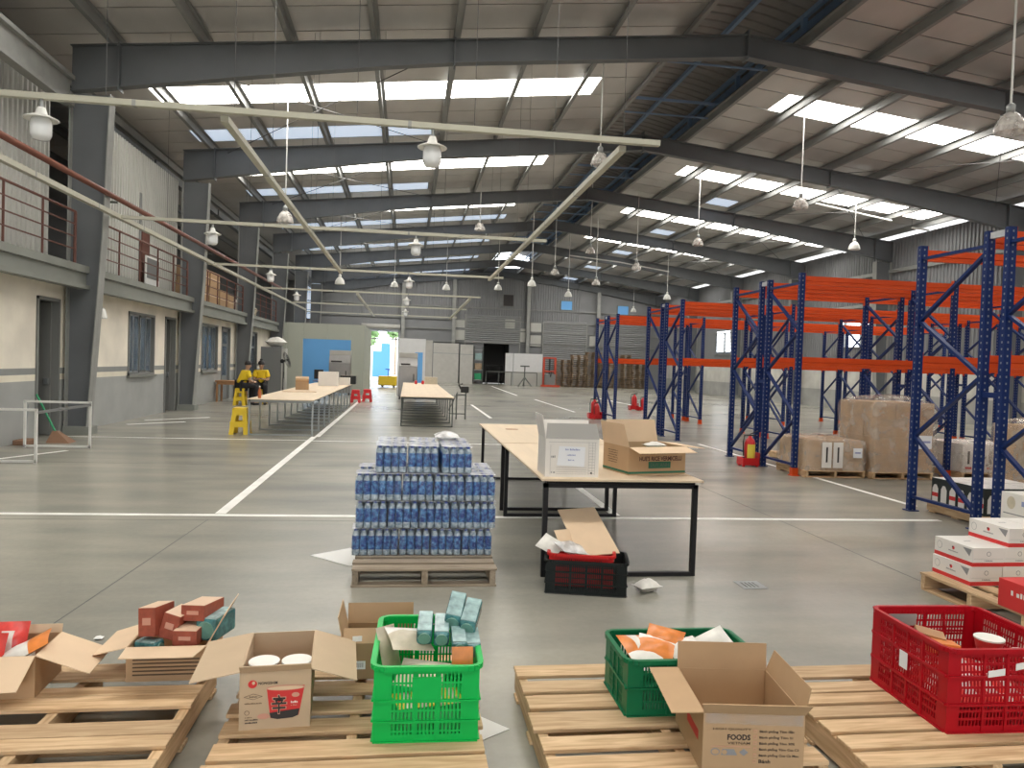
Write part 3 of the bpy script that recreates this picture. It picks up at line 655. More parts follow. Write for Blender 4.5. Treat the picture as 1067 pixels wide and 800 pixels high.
for i, (x0, x1, z0, z1) in enumerate(((9.0, 9.5, 3.5, 4.6), (9.9, 10.8, 3.2, 4.1), (9.9, 10.8, 4.3, 5.1), (7.8, 8.6, 4.6, 5.3), (14.9, 15.4, 3.3, 4.2), (3.7, 4.5, 3.5, 4.3), (3.7, 4.5, 4.5, 5.1))):
    MB().box(x0, x1, YB-.1, YB-.04, z0, z1).build('cladding_panel', 'corrugated', wb_)
# high windows in the back wall
for i, (x0, x1, z0, z1, m) in enumerate(((7.6, 8.4, 6.4, 7.3, 'ink'), (12.4, 13.3, 6.3, 7.0, 'blue_panel'), (17.2, 18.1, 6.1, 6.8, 'blue_panel'))):
    t = bpy.data.objects.new('window_%d' % (6+i), None); COL.objects.link(t); t.location = (0, YB-.08, 0); t['kind'] = 'structure'
    MB().box(x0-.06, x1+.06, -.05, .0, z0-.06, z1+.06).build('window_frame', 'frame_grey', t); MB().box(x0, x1, -.07, -.05, z0, z1).build('pane', m, t)
t = bpy.data.objects.new('window_9', None); COL.objects.link(t); t.location = (0, YB-.06, 0); t['kind'] = 'structure'
MB().box(-8.0, -6.9, -.04, 0, 4.7, 7.6).build('window_frame', 'frame_grey', t)
for k in range(4): MB().box(-7.95, -6.95, -.06, -.04, 4.75+.7*k, 5.4+.7*k).build('pane', 'pale_blue_glow', t)
# back doorway: frame, pulled-up curtain box and the yard outside
t = bpy.data.objects.new('door_5', None); COL.objects.link(t); t.location = (0, YB, 0); t['kind'] = 'structure'
MB().box(DX0-.12, DX0+.05, -.1, .2, 0, DZ).box(DX1-.05, DX1+.12, -.1, .2, 0, DZ).box(DX0-.12, DX1+.12, -.1, .2, DZ-.1, DZ+.1).build('door_frame', 'alu', t)
MB().lathe([(.2, DX0-.1), (.2, DX1+.1)], 14, (0, -.15, DZ+.3), ax='x').build('shutter_roll', 'beige_panel', t, smooth=True)
struct(MB().box(-40, 40, YB+.2, YB+60, -.2, -.02).build('ground_outside', 'far_ground'))
b = MB().box(-3.4, -1.75, YB+14, YB+16, .0, 2.5).box(-2.6, -1.75, YB+14, YB+16, 2.5, 3.3).build('blue_shed', 'far_blue'); tag(b, 'bright blue shed standing outside the back doorway', 'shed')
b = MB().box(-9, 6, YB+30, YB+31, 0, 3.2).build('yard_wall', 'far_white'); tag(b, 'white yard wall far outside the back doorway', 'wall')
def tree(x, y, r, h, lab):
    t = thing('tree', lab, 'tree', (x, y, 0)); MB().tube([(0, 0, 0), (0, 0, h)], [.15, .1], 6).build('trunk', 'old_pallet_wood', t); mb = MB()
    for i in range(160):
        a, b_ = random.random()*6.28, random.uniform(-1, 1); q = Vector((math.cos(a)*math.sqrt(1-b_*b_), math.sin(a)*math.sqrt(1-b_*b_), b_))*r*random.uniform(.6, 1); c = q+Vector((0, 0, h+r*.6)); u = Vector((random.uniform(-1, 1), random.uniform(-1, 1), random.uniform(-1, 1))).normalized()*.3; v = u.cross(Vector((.3, .5, .8))).normalized()*.25
        mb.add([c-u-v, c+u-v, c+u+v, c-u+v], [(0, 1, 2, 3)])
    mb.build('foliage', 'foliage', t)['kind'] = 'stuff'
tree(-4.6, YB+24, 1.3, 3.6, 'green tree outside the back doorway, left'); tree(-1.4, YB+26, 1.0, 4.6, 'green tree behind the blue shed outside')
# front wall behind the camera; open loading door unseen, sized to set frontal light
mb = MB(); mb.box(XO, -4, YF-.2, YF, 0, 9.5); mb.box(-4, 2, YF-.2, YF, 3.4, 9.5); mb.box(2, 15, YF-.2, YF, 0, 9.5); mb.box(15, 22, YF-.2, YF, 0, 9.5)
struct(mb.build('wall_front', 'corrugated'))
struct(MB().box(-40, 60, YF-50, YF-.2, -.2, -.02).build('ground_front', 'far_ground'))

# ------------------------------------------------------------------ partitions at the far left
mb = MB(); YP = 38.6
panels = []
for x0, x1, z0, z1 in ((-6.78, -6.0, 0, 3.4), (-5.99, -5.21, 0, 3.4), (-5.2, -4.03, 2.62, 3.4), (-4.02, -2.86, 2.62, 3.4), (-2.85, -2.2, 0, 3.4)): panels.append((x0, x1, z0, z1))
wp = bpy.data.objects.new('wall_partition', None); COL.objects.link(wp); wp.location = (0, YP, 0); wp['kind'] = 'structure'
for x0, x1, z0, z1 in panels: MB().box(x0, x1, 0, .08, z0, z1).build('wall_panel', 'partition_green', wp)
for i in range(6): MB().box(-2.28, -2.2, .09+1.2*i, 1.28+1.2*i, 0, 3.4).build('wall_panel', 'partition_green', wp)
MB().box(-6.78, -2.29, 5.6, 5.68, 0, 3.0).build('inner_blue_wall', 'blue_panel', wp)
wq = bpy.data.objects.new('wall_booth', None); COL.objects.link(wq); wq.location = (0, 36.3, 0); wq['kind'] = 'structure'
MB().box(-.48, .85, 0, .08, 0, 2.75).build('wall_panel', 'partition_white', wq); MB().box(.86, 1.18, 0, .08, 0, 2.7).build('wall_panel', 'beige_panel', wq); MB().box(-.48, -.40, .09, 3, 0, 2.75).build('wall_panel', 'partition_white', wq)
flat([(.35, -.004, .5), (.72, -.004, .5), (.72, -.004, 2.1), (.35, -.004, 2.1)], 'blue_panel', wq, 'notice')
for i, (x0, x1, h) in enumerate(((2.0, 4.0, 3.15), (4.12, 5.15, 3.1))):
    o = MB().box(x0, x1, -.1, .1, 0, h).build('partition_board', 'beige_panel', None, (0, YB-1.2, 0)); tag(o, ['wide pale beige board standing before the back wall', 'narrow pale beige board standing beside the wide one'][i], 'board', 'boards along the back wall')
    MB().box(x0, x1, -.11, -.1, h*.74, h*.76).build('seam', 'tube_grey', o)
o = MB().box(-1.5, 1.5, -.06, .06, .0, 2.55).build('white_board', 'partition_white', None, (9.25, YB-1.4, 0)); tag(o, 'large white board standing beside the red stacker at the back', 'board')
MB().box(-1.5, 1.5, -.07, -.06, 0, 1.1).build('lower_half', 'corrugated', o); MB().box(-.9, -.84, -.08, -.06, 0, 2.55).build('batten', 'tube_grey', o)

# ------------------------------------------------------------------ pallet racks
ZRK, L1, L2 = 3.36, 1.83, 3.17
FX = [0, 2.79, 5.58, 8.37, 11.16]
me_post = MB().box(-.045, .045, -.035, .035, .012, ZRK).mesh('post', 'rack_blue_punched')
me_foot = MB().box(-.07, .07, -.065, .065, 0, .012).box(-.052, .052, -.042, .042, .012, .13).mesh('foot_plate', 'rack_orange')
me_foot_b = MB().box(-.07, .07, -.065, .065, 0, .012).mesh('foot_plate', 'rack_blue')
def beam_mesh(L):
    return MB().prism_x([(-.025, 0), (.025, 0), (.025, .045), (.014, .05), (.014, .06), (.025, .065), (.025, .10), (.006, .10), (.006, .145), (-.006, .145), (-.006, .10), (-.025, .10), (-.025, .065), (-.014, .06), (-.014, .05), (-.025, .045)], .048, L-.048).box(.045, .052, -.032, .032, -.05, .19).box(L-.052, L-.045, -.032, .032, -.05, .19).mesh('beam', 'rack_orange')
me_beam = beam_mesh(2.79)
DY = 1.10
def brace(z0, z1): return MB().bar((0, .03, z0), (0, DY-.03, z1), .055, .034).mesh('brace', 'rack_blue')
me_br = [brace(.2, .95), brace(1.72, .97), brace(1.74, 2.4), brace(3.12, 2.42), brace(.18, .18), brace(3.2, 3.2)]
def rack(y0, label, flip=False, spacer=False, feet=(), pair=''):
    t = thing('pallet_rack', label, 'rack', (6.42, y0, 0), 0, 'blue and orange pallet racks')
    for i, fx in enumerate(FX):
        for yy in (0, DY):
            p_ = place('post', me_post, t, (fx, yy, 0))
            place('foot_plate', me_foot if (i > 0 or yy in feet) else me_foot_b, p_)
        for me in me_br:
            o = place('brace', me, t, (fx, DY if flip else 0, 0))
            if flip: o.scale.y = -1
        if spacer: MB().box(fx-.03, fx+.03, DY+.036, DY+.26, ZRK-.09, ZRK-.02).build('row_spacer', 'rack_spacer', t)
        if spacer: MB().box(fx-.03, fx+.03, DY+.036, DY+.26, 1.5, 1.56).build('row_spacer', 'rack_blue', t)
    for i in range(4):
        for yy in (0, DY):
            for z in (L1, L2): place('beam', me_beam, t, (FX[i], yy, z))
ords = ['first', 'second', 'third', 'fourth']
for i, yc in enumerate((7.47, 12.90, 18.33, 23.85)):
    rack(yc-.15-DY, 'blue and orange pallet rack, near row of the %s pair from the camera' % ords[i], i in (1,), True, feet=(0,) if i == 1 else ())
    rack(yc+.15, 'blue and orange pallet rack, far row of the %s pair from the camera' % ords[i], i in (1, 2), False)

# ------------------------------------------------------------------ pallets
ZP = .14
def pallet(label, x0, x1, boards, ybot, wood='pine', zt=ZP, y_str=None, group='wooden pallets on the floor', loc=None, rz=0):
    """boards: list of (ya, yb) deck boards in world y"""
    ya, yb = min(a for a, b in boards), max(b for a, b in boards); cx, cy = (x0+x1)/2, (ya+yb)/2
    t = thing('wooden_pallet', label, 'pallet', (cx, cy, 0) if loc is None else loc, rz, group); w = x1-x0
    rnd = random.Random(label)
    for a, b in boards:
        e0, e1 = rnd.uniform(-.012, .008), rnd.uniform(-.008, .012)
        MB().box(-w/2+e0, w/2+e1, -(b-a)/2, (b-a)/2, -.009, .009).build('deck_board', wood, t, (0, (a+b)/2-cy, zt-.009), rnd.uniform(-.004, .004), bevel=.003)
    for x in (-w/2+.03, 0, w/2-.03):
        o = MB().box(-(yb-ya)/2, (yb-ya)/2, -.022, .022, -(zt-.037)/2, (zt-.037)/2).build('stringer', wood, t, (x, 0, .018+(zt-.037)/2), R(90), bevel=.003)
    for y in ybot:
        MB().box(-w/2, w/2, -.05, .05, 0, .017).build('bottom_board', wood, t, (0, y-cy, 0), bevel=.003)
    return t
pallet('light pine pallet at the far left carrying the box of red packets', -2.05, -.905, [(3.75, 3.93), (3.57, 3.66), (3.44, 3.565), (3.19, 3.31), (3.09, 3.185), (2.86, 2.99), (2.74, 2.85)], (3.85, 3.35, 2.8))
pallet('light pine pallet under the noodle carton and bright green crate', -.73, .36, [(3.88, 3.98), (3.71, 3.81), (3.53, 3.63), (3.34, 3.45), (3.16, 3.28), (2.96, 3.09), (2.80, 2.93)], (3.9, 3.4, 2.87))
pallet('light pine pallet under the dark green crate and foods carton', .59, 1.74, [(3.66, 3.79), (3.48, 3.60), (3.31, 3.44), (3.11, 3.27), (2.94, 3.05), (2.77, 2.89)], (3.7, 3.3, 2.85))
pallet('light pine pallet under the large red crate at the right', 1.88, 3.02, [(3.56, 3.70), (3.39, 3.50), (3.27, 3.37), (3.14, 3.24), (3.00, 3.11), (2.86, 2.97), (2.72, 2.83)], (3.6, 3.2, 2.8))
pallet('pine pallet under the red and white cartons at the right edge', 0, 1.05, [(.19*i, .19*i+.12) for i in range(6)]+[], (.06, .54, 1.01), loc=(4.665, 4.93, 0), rz=R(90))
pallet('grey weathered pallet under the stacked water bottle packs', -.37, .72, [(5.62, 5.74), (5.80, 5.90), (5.97, 6.07), (6.15, 6.25), (6.33, 6.43), (6.50, 6.62)], (5.67, 6.1, 6.57), 'grey_wood')
# nail marks stamped on the left pallet boards
# ------------------------------------------------------------------ cartons
SIDES = {'front': ((-1, -1), (1, -1), (0, -1)), 'back': ((1, 1), (-1, 1), (0, 1)), 'left': ((-1, 1), (-1, -1), (-1, 0)), 'right': ((1, -1), (1, 1), (1, 0))}
def carton(name, label, W_, D_, H_, loc, rz, m, flaps, mf=None, open_=True, group=None, t=.005):
    o = thing(name, label, 'box', loc, rz, group); a, b = W_/2, D_/2
    mb = MB().box(-a, a, -b, -b+t, 0, H_).box(-a, a, b-t, b, 0, H_).box(-a, -a+t, -b+t, b-t, 0, H_).box(a-t, a, -b+t, b-t, 0, H_).box(-a+t, a-t, -b+t, b-t, 0, t)
    if not open_: mb.box(-a, a, -b, b, H_-t, H_)
    mb.build('body', m, o)
    for side, (L_, th, tap) in flaps.items():
        p0, p1, n = SIDES[side]; P0 = Vector((p0[0]*a, p0[1]*b, H_)); P1 = Vector((p1[0]*a, p1[1]*b, H_)); n = Vector((n[0], n[1], 0)); d = Vector((0, 0, 1))*math.cos(R(th))+n*math.sin(R(th)); e = (P1-P0).normalized()
        MB().plate([P0, P1, P1+d*L_-e*tap, P0+d*L_+e*tap], .004).build('flap', mf or m, o)
    return o
# left carton with red packets
b1 = carton('open_carton', 'open carton of red snack packets on the left pallet', .58, .30, .19, (-1.90, 3.69, ZP), R(3), 'card', {'front': (.17, 128, .02), 'right': (.24, 112, .0), 'back': (.04, 15, .0)}, 'card_pale')
PK = 0
def packet(label, w, l, h, mats, loc, rot, stripe=None, cat='packet', group=None):
    global PK; PK += 1
    o = place('snack_packet' if cat == 'packet' else 'plastic_bag', pouch(w, l, h, mats, PK, stripe=stripe), None, loc); o.rotation_euler = [R(a) for a in rot]
    return tag(o, label, cat, group)
ps = lambda u, v: 1 if (.25 < u < .6 and .2 < v < .75) else 0
for i, (x, y, z, rx, rz) in enumerate(((-2.10, 3.70, .30, 68, 4), (-2.02, 3.66, .30, 70, -6), (-1.93, 3.72, .31, 66, 8), (-1.86, 3.66, .30, 72, -4), (-1.81, 3.75, .32, 70, 3))):
    packet(['red snack packet at the left edge of the left carton', 'second red snack packet from the left in the left carton', 'middle red snack packet in the left carton', 'fourth red snack packet in the left carton', 'red snack packet standing tallest in the left carton'][i], .17, .19, .05, ['bag_red', 'bag_white'], (x, y, z), (rx, 0, rz), ps, group='red packets in the left carton')
packet('white and orange packet lying across the left carton', .26, .14, .05, ['bag_white', 'bag_orange'], (-1.71, 3.66, .315), (12, -28, 12), lambda u, v: 1 if u > .62 else 0)
packet('white packet beneath the orange one in the left carton', .2, .12, .05, ['bag_white'], (-1.73, 3.62, .26), (8, -12, 30))
# carton with reddish brown boxes
b2 = carton('open_carton', 'open carton of reddish brown boxes on the left pallet', .36, .36, .165, (-1.095, 3.885, ZP), R(1), 'card', {'front': (.17, 86, .02), 'left': (.16, 105, .02), 'right': (.16, 28, .01), 'back': (.05, 20, 0)}, 'card_pale')
for i in range(5): MB().box(-.15, .15, -.184, -.181, .03+.018*i, .036+.018*i).build('print_line', 'ink_brown', b2)
def teabox(label, loc, rot, sz=(.075, .16, .10)):
    a, b, c = [q/2 for q in sz]; o = MB().box(-a, a, -b, b, -c, c).build('small_box', 'tea_box', None, loc, bevel=.002); o.rotation_euler = [R(q) for q in rot]
    tag(o, label, 'box', 'reddish brown boxes in the carton')
    MB().box(-a*.96, a*.96, -b*.96, b*.96, c, c+.001).build('lid', 'tea_box_top', o)
    MB().box(-a*.5, a*.5, -b-.001, -b, -c*.2, c*.3).build('emblem', 'pink_print', o)
teabox('reddish brown box standing tallest at the left of its carton', (-1.19, 3.87, .385), (-6, -5, -14), (.085, .17, .135)); teabox('reddish brown box leaning in the middle of the carton', (-1.095, 3.885, .36), (-4, 14, -12), (.085, .17, .12))
teabox('reddish brown box lying crosswise on top at the right', (-.985, 3.92, .415), (-5, -2, -14), (.12, .2, .075)); teabox('reddish brown box lying below the top right one', (-1.015, 3.83, .325), (0, 0, -6), (.115, .17, .075))
def sleeve(label, loc, rot, L_=.16, r=.036, m='teal', group='wrapped sleeves of cups'):
    a = r*1.08; o = MB().box(-a, a, -L_/2, L_/2, -a, a).build('wrapped_sleeve', m, None, loc, bevel=.012); o.rotation_euler = [R(q) for q in rot]
    tag(o, label, 'package', group)
    MB().lathe([(0, -L_/2-.004), (r*.85, -L_/2-.004), (r*.9, -L_/2+.004)], 14, ax='y').build('end_cap', 'teal_cap', o)
    MB().box(-a*.9, a*.9, -L_/2+.01, L_/2-.01, a*.92, a+.003).build('top_film', 'teal_pale', o)
sleeve('teal wrapped sleeve beside the reddish brown boxes', (-.915, 3.90, .345), (0, 0, -16), .2, .05); sleeve('teal wrapped sleeve under the tallest reddish brown box', (-1.2, 3.8, .265), (0, 0, 70), .12, .035)
# noodle carton
b3 = carton('noodle_carton', 'open noodle carton printed with a red bowl', .287, .46, .245, (-.525, 3.43, ZP), R(4.5), 'card_noodle', {'left': (.20, 100, .0), 'right': (.20, 108, .0), 'front': (.045, 40, 0)}, 'card_noodle')
yf = -.2305; AXX, AZZ = (1, 0, 0), (0, 0, 1)
disc((-.092, yf, .193), AXX, AZZ, .018, .017, 'red_print', b3, 'emblem'); disc((-.088, yf-.001, .198), AXX, AZZ, .006, .007, 'card_pale', b3, 'emblem_highlight')
lettering('NONGSHIM', (-.030, yf, .195), AXX, AZZ, .076, .012, 'ink', b3, bold=.02)
small_print((-.088, yf, .14), AXX, AZZ, .03, .006, 'ink_brown', b3)
for pts in (((-.125, .14), (-.088, .152)), ((-.088, .152), (-.052, .14)), ((-.052, .14), (-.088, .128)), ((-.088, .128), (-.125, .14))):
    MB().bar((pts[0][0], yf-.001, pts[0][1]), (pts[1][0], yf-.001, pts[1][1]), .001, .0012).build('print_line', 'ink_brown', b3)
small_print((-.088, yf, .112), AXX, AZZ, .068, .006, 'ink_brown', b3)
disc((-.112, yf, .073), AXX, AZZ, .01, .01, 'ink_brown', b3, 'mark'); disc((-.112, yf-.0006, .073), AXX, AZZ, .008, .008, 'card_noodle', b3, 'mark_centre')
small_print((-.104, yf, .054), AXX, AZZ, .03, .006, 'ink_brown', b3); small_print((-.094, yf, .043), AXX, AZZ, .052, .006, 'ink', b3); small_print((-.094, yf, .031), AXX, AZZ, .05, .007, 'ink', b3)
flat([(-.035, yf, .172), (.118, yf, .178), (.096, yf, .052), (-.018, yf, .045)][::-1], 'red_print', b3, 'bowl_print'); disc((.041, yf-.0008, .172), AXX, AZZ, .079, .012, 'pink_print', b3, 'bowl_rim'); disc((.041, yf-.0014, .171), AXX, AZZ, .072, .008, 'card_pale', b3, 'bowl_lid_print')
flat([(-.022, yf-.0012, .068), (.099, yf-.0012, .08), (.094, yf-.0012, .052), (.07, yf-.0012, .043), (.01, yf-.0012, .04), (-.017, yf-.0012, .047)][::-1], 'ink', b3, 'bowl_base_print')
disc((-.045, yf-.0004, .055), AXX, AZZ, .025, .012, 'pink_print', b3, 'bowl_shadow_print')
lettering('\u8f9b', (.016, yf-.0022, .104), AXX, AZZ, .066, .085, 'pink_print', b3, bold=.035); lettering('\u8f9b', (.016, yf-.0030, .104), AXX, AZZ, .058, .078, 'ink', b3, bold=.012)
disc((.082, yf-.0016, .14), AXX, AZZ, .016, .01, 'pink_print', b3, 'print'); small_print((.078, yf-.0016, .11), AXX, AZZ, .03, .01, 'bowl_lid', b3); small_print((.076, yf-.0016, .097), AXX, AZZ, .026, .006, 'pink_print', b3)
def bowl(label, loc):
    o = thing('noodle_bowl', label, 'bowl', loc, 0, 'noodle bowls with white lids')
    MB().lathe([(0, 0), (.045, 0), (.062, .085), (.064, .09)], 20).build('bowl_body', 'bowl_red', o, smooth=True); MB().lathe([(0, .090), (.066, .090), (.066, .097), (0, .099)], 24).build('lid', 'bowl_lid', o)
for i, (x, y) in enumerate(((-.585, 3.37), (-.445, 3.375))):
    for k in range(2): bowl(['bowl at the lower left inside the noodle carton', 'white-lidded bowl on top at the left in the noodle carton', 'bowl at the lower right inside the noodle carton', 'white-lidded bowl on top at the right in the noodle carton'][2*i+k], (x, y, ZP+.006+.118*k))
# brown carton behind
b4 = carton('open_carton', 'brown open carton with white stickers behind the green crate', .34, .30, .175, (-.10, 3.82, ZP), R(0), 'card_dark', {'left': (.13, 12, .01), 'back': (.10, 14, .0), 'front': (.075, -35, .0)}, 'card')
flat([(-.13, -.152, .05), (-.06, -.152, .05), (-.06, -.152, .09), (-.13, -.152, .09)][::-1], 'paper_white', b4, 'sticker'); flat([(-.125, -.15, .185), (-.08, -.15, .187), (-.08, -.148, .213), (-.125, -.148, .211)][::-1], 'paper_white', b4, 'sticker')
for k in range(6): MB().box(-.12+.009*k, -.116+.009*k, -.155, -.153, .06, .083).build('bar_print', 'ink_faint', b4)
# foods carton
b5 = carton('foods_carton', 'open brown carton printed FOODS VIETNAM on the middle right pallet', .395, .43, .24, (1.395, 2.91, ZP), R(-7), 'card', {'left': (.125, 92, .0), 'front': (.06, 35, -.015), 'back': (.115, 5, .0), 'right': (.10, 16, .02)}, 'card')
yf = -.2155
lettering('HIGH QUALITY', (-.085, yf, .178), AXX, AZZ, .15, .010, 'ink_brown', b5, bold=.02); lettering('FOODS', (-.058, yf, .147), AXX, AZZ, .09, .023, 'ink', b5, bold=.035); lettering('VIETNAM', (-.058, yf, .124), AXX, AZZ, .088, .010, 'ink_brown', b5, bold=.02)
MB().box(-.165, -.012, yf-.001, yf, .109, .1105).build('print_line', 'pink_print', b5)
disc((-.148, yf, .089), AXX, AZZ, .018, .014, 'ink_faint', b5, 'seal'); disc((-.148, yf-.0006, .089), AXX, AZZ, .014, .010, 'card', b5, 'seal_centre'); flat([(-.125, yf, .076), (-.062, yf, .076), (-.075, yf, .10), (-.12, yf, .10)], 'ink_faint', b5, 'seal'); disc((-.112, yf-.0008, .088), AXX, AZZ, .010, .009, 'card', b5, 'seal_centre')
flat([(-.055, yf, .088), (-.037, yf, .074), (-.019, yf, .088), (-.037, yf, .102)], 'ink_faint', b5, 'seal')
for i, tx in enumerate(('B\u00e1nh ph\u1ed3ng T\u00f4m \u0111\u1eb7c', 'B\u00e1nh ph\u1ed3ng T\u00f4m S1', 'B\u00e1nh ph\u1ed3ng T\u00f4m 30%', 'B\u00e1nh ph\u1ed3ng T\u00f4m Cua C3', 'B\u00e1nh ph\u1ed3ng Cua C\u00e0 Mau', 'B\u00e1nh')):
    z = .172-.0235*i; w = (.135, .13, .138, .155, .155, .045)[i]; lettering(tx, (.022+w/2, yf, z), AXX, AZZ, w, .015, 'ink', b5, bold=.018)
    MB().box(0, .012, yf-.001, yf, z-.006, z+.006).build('tick_box', 'pink_print', b5); MB().box(.0015, .0105, yf-.0016, yf, z-.0045, z+.0045).build('tick_box_centre', 'card', b5)
flat([(-.19, yf-.001, .20), (.19, yf-.001, .195), (.19, yf-.001, .237), (-.19, yf-.001, .238)], 'film', b5, 'clear_tape')
MB().box(-.1985, -.1976, -.15, .02, .10, .14).build('side_print', 'red_print', b5)

# ------------------------------------------------------------------ crates
def crate(name, label, W_, D_, H_, loc, rz, m, ribs_z, plate=None, hole='slot', rimw=.02, parts=None, rim_m=None):
    o = thing(name, label, 'crate', loc, rz, None); a, b = W_/2, D_/2; t = .006; cw = .07 if hole == 'slot' else .06
    MB().box(-a+.01, a-.01, -b+.01, b-.01, .0, .008).build('base', m, o)
    def side(L_, plate_):
        mb = MB(); l = L_/2
        for x0, x1 in ((-l, -l+cw), (l-cw, l)): mb.box(x0, x1, 0, t, 0, H_)                # solid corners
        zs = [0]+list(ribs_z)+[H_]
        for z in zs: mb.box(-l+.001, l-.001, -.009, t-.0006, max(0, z-.005), min(H_-.001, z+.005))              # ribs
        n = 4 if L_ > .5 else 3; inner = 2*l-2*cw
        for k in range(1, n): mb.box(-l+cw+inner*k/n-.006, -l+cw+inner*k/n+.006, -.005, t-.0012, .001, H_-.002)
        mb.box(-l+.002, l-.002, .0006, t-.0018, .0015, .03); mb.box(-l+.002, l-.002, .0006, t-.0018, H_-.035, H_-.003)
        if hole == 'slot':
            k = int(inner/.0145)
            for i in range(k+1):
                x = -l+cw+inner*i/k; mb.box(x-.0042, x+.0042, .0012, t-.0024, .02, H_-.02)
            for z0, z1 in zip(zs[:-1], zs[1:]): mb.box(-l+.003, l-.003, .0016, t-.0028, (z0+z1)/2-.004, (z0+z1)/2+.004)
        else:
            k = int(inner/.016)
            for i in range(k+1):
                x = -l+cw+inner*i/k
                mb.bar((x-.006, .003, .02), (x+.006, .003, H_/2), .005, .006); mb.bar((x+.006, .003, H_/2), (x-.006, .003, H_-.02), .005, .006)
            for i in range(int(H_/.035)): mb.box(-l+.003, l-.003, .0012, t-.0022, .02+.035*i, .031+.035*i)
        if plate_: mb.box(plate_[0], plate_[1], -.008, -.001, plate_[2], plate_[3])
        return mb
    for L_, ang, off, pl in ((W_, 0, (0, -b, 0), plate), (W_, 180, (0, b, 0), plate), (D_-.014, 90, (a-.0005, 0, 0), None), (D_-.014, -90, (-a+.0005, 0, 0), None)):
        s_ = side(L_, pl).build('side_panel', m, o, off, R(ang))
    r = .045; pts = []
    for cx, cy, a0 in ((a-r, b-r, 0), (-a+r, b-r, 90), (-a+r, -b+r, 180), (a-r, -b+r, 270)):
        for k in range(5): t_ = R(a0+22.5*k); pts.append((cx+(r+.008)*math.cos(t_), cy+(r+.008)*math.sin(t_)))
    mb = MB(); n = len(pts)
    for i in range(n):
        p0, p1 = pts[i], pts[(i+1) % n]; mb.bar((*p0, H_-.008), (*p1, H_-.008), rimw, .02)
    mb.build('rim', rim_m or m, o)
    return o
gc = crate('plastic_crate', 'bright green plastic crate full of teal wrapped sleeves', .43, .60, .315, (.125, 3.345, ZP), R(-1.5), 'green_crate', (.085, .17), plate=(-.06, .06, .175, .27))
k_ = 0
for (x, y, z, rx, ry, rz, L_, r) in ((.115, 3.39, .49, 14, 0, -4, .17, .032), (.19, 3.39, .48, 12, 0, -3, .17, .032), (.255, 3.46, .545, 22, 8, -10, .18, .035), (.325, 3.43, .525, 20, 6, -14, .18, .035), (.262, 3.31, .455, 8, 0, 0, .16, .031), (.325, 3.33, .44, 8, 0, 0, .16, .031)):
    sleeve(['teal wrapped sleeve at the left of the pile in the green crate', 'teal wrapped sleeve second from left in the green crate', 'teal wrapped sleeve sticking up highest in the green crate', 'teal wrapped sleeve at the upper right of the green crate', 'teal wrapped sleeve low in front in the green crate', 'teal wrapped sleeve low at the right in the green crate'][k_], (x, y, z), (rx, ry, rz), L_, r); k_ += 1
packet('beige packet lying left of the sleeves in the green crate', .2, .16, .07, ['bag_beige', 'bag_white'], (.045, 3.36, .45), (18, 10, 20), lambda u, v: 1 if v > .6 else 0); packet('pale packet standing at the left wall of the green crate', .16, .2, .05, ['bag_beige'], (-.045, 3.38, .40), (70, 10, 60))
packet('pale packet lying low in the middle of the green crate', .22, .16, .06, ['bag_beige', 'bag_white'], (.1, 3.24, .34), (22, 0, -20)); packet('yellow green packet low at the front of the green crate', .3, .2, .06, ['bag_beige', 'yellow_plastic'], (.13, 3.18, .26), (-6, 0, 10), lambda u, v: 1 if (u*5) % 1 < .5 else 0)
o = MB().box(-.045, .045, -.01, .01, -.04, .04).build('small_box', 'bag_orange', None, (.27, 3.17, .44), bevel=.002); o.rotation_euler = (R(-20), 0, 0); tag(o, 'small flat orange brown box at the front of the green crate', 'box')
dgc = crate('plastic_crate', 'dark green plastic crate of orange packets', .62, .37, .255, (1.325, 3.385, ZP), R(0), 'dark_green_crate', (.125,), rim_m='dark_green_crate')
for i, (x, y, z, rot, mats, st) in enumerate(((1.13, 3.41, .37, (26, 8, 20), ['bag_orange', 'bag_white'], lambda u, v: 1 if .3 < u < .6 else 0), (1.20, 3.37, .38, (22, 5, -25), ['bag_orange', 'bag_white'], lambda u, v: 1 if v > .7 else 0), (1.26, 3.43, .395, (30, 6, -30), ['bag_orange'], None), (1.15, 3.31, .35, (14, 4, 5), ['bag_white'], None), (1.35, 3.36, .37, (20, -6, 15), ['bag_white', 'bag_beige'], None), (1.53, 3.45, .36, (30, -20, 10), ['bag_white'], None))):
    packet(['orange packet at the left end of the dark green crate', 'orange and white packet in the middle of the dark green crate', 'plain orange packet on top in the dark green crate', 'white packet at the front left of the dark green crate', 'white packet in the centre of the dark green crate', 'white packet at the right end of the dark green crate'][i], .18, .16, .06, mats, (x, y, z), rot, st)
rc = crate('plastic_crate', 'large red plastic crate on the right pallet', .56, .57, .375, (2.68, 3.225, ZP), R(-2), 'red_crate', (.125, .25), hole='mesh')
for i in range(2): flat([(-.10+.13*i, -.297, .25+.03*i), (-.02+.10*i, -.297, .26+.03*i), (-.02+.10*i, -.297, .29+.03*i), (-.10+.13*i, -.297, .28+.03*i)], 'paper_white', rc, 'paper_tag')
flat([(-.292, -.02, .17), (-.292, .04, .17), (-.292, .04, .25), (-.292, -.02, .25)], 'paper', rc, 'paper_tag'); flat([(-.2, .276, .28), (-.05, .276, .28), (-.05, .276, .34), (-.2, .276, .34)], 'carton_grey', rc, 'label_plate')
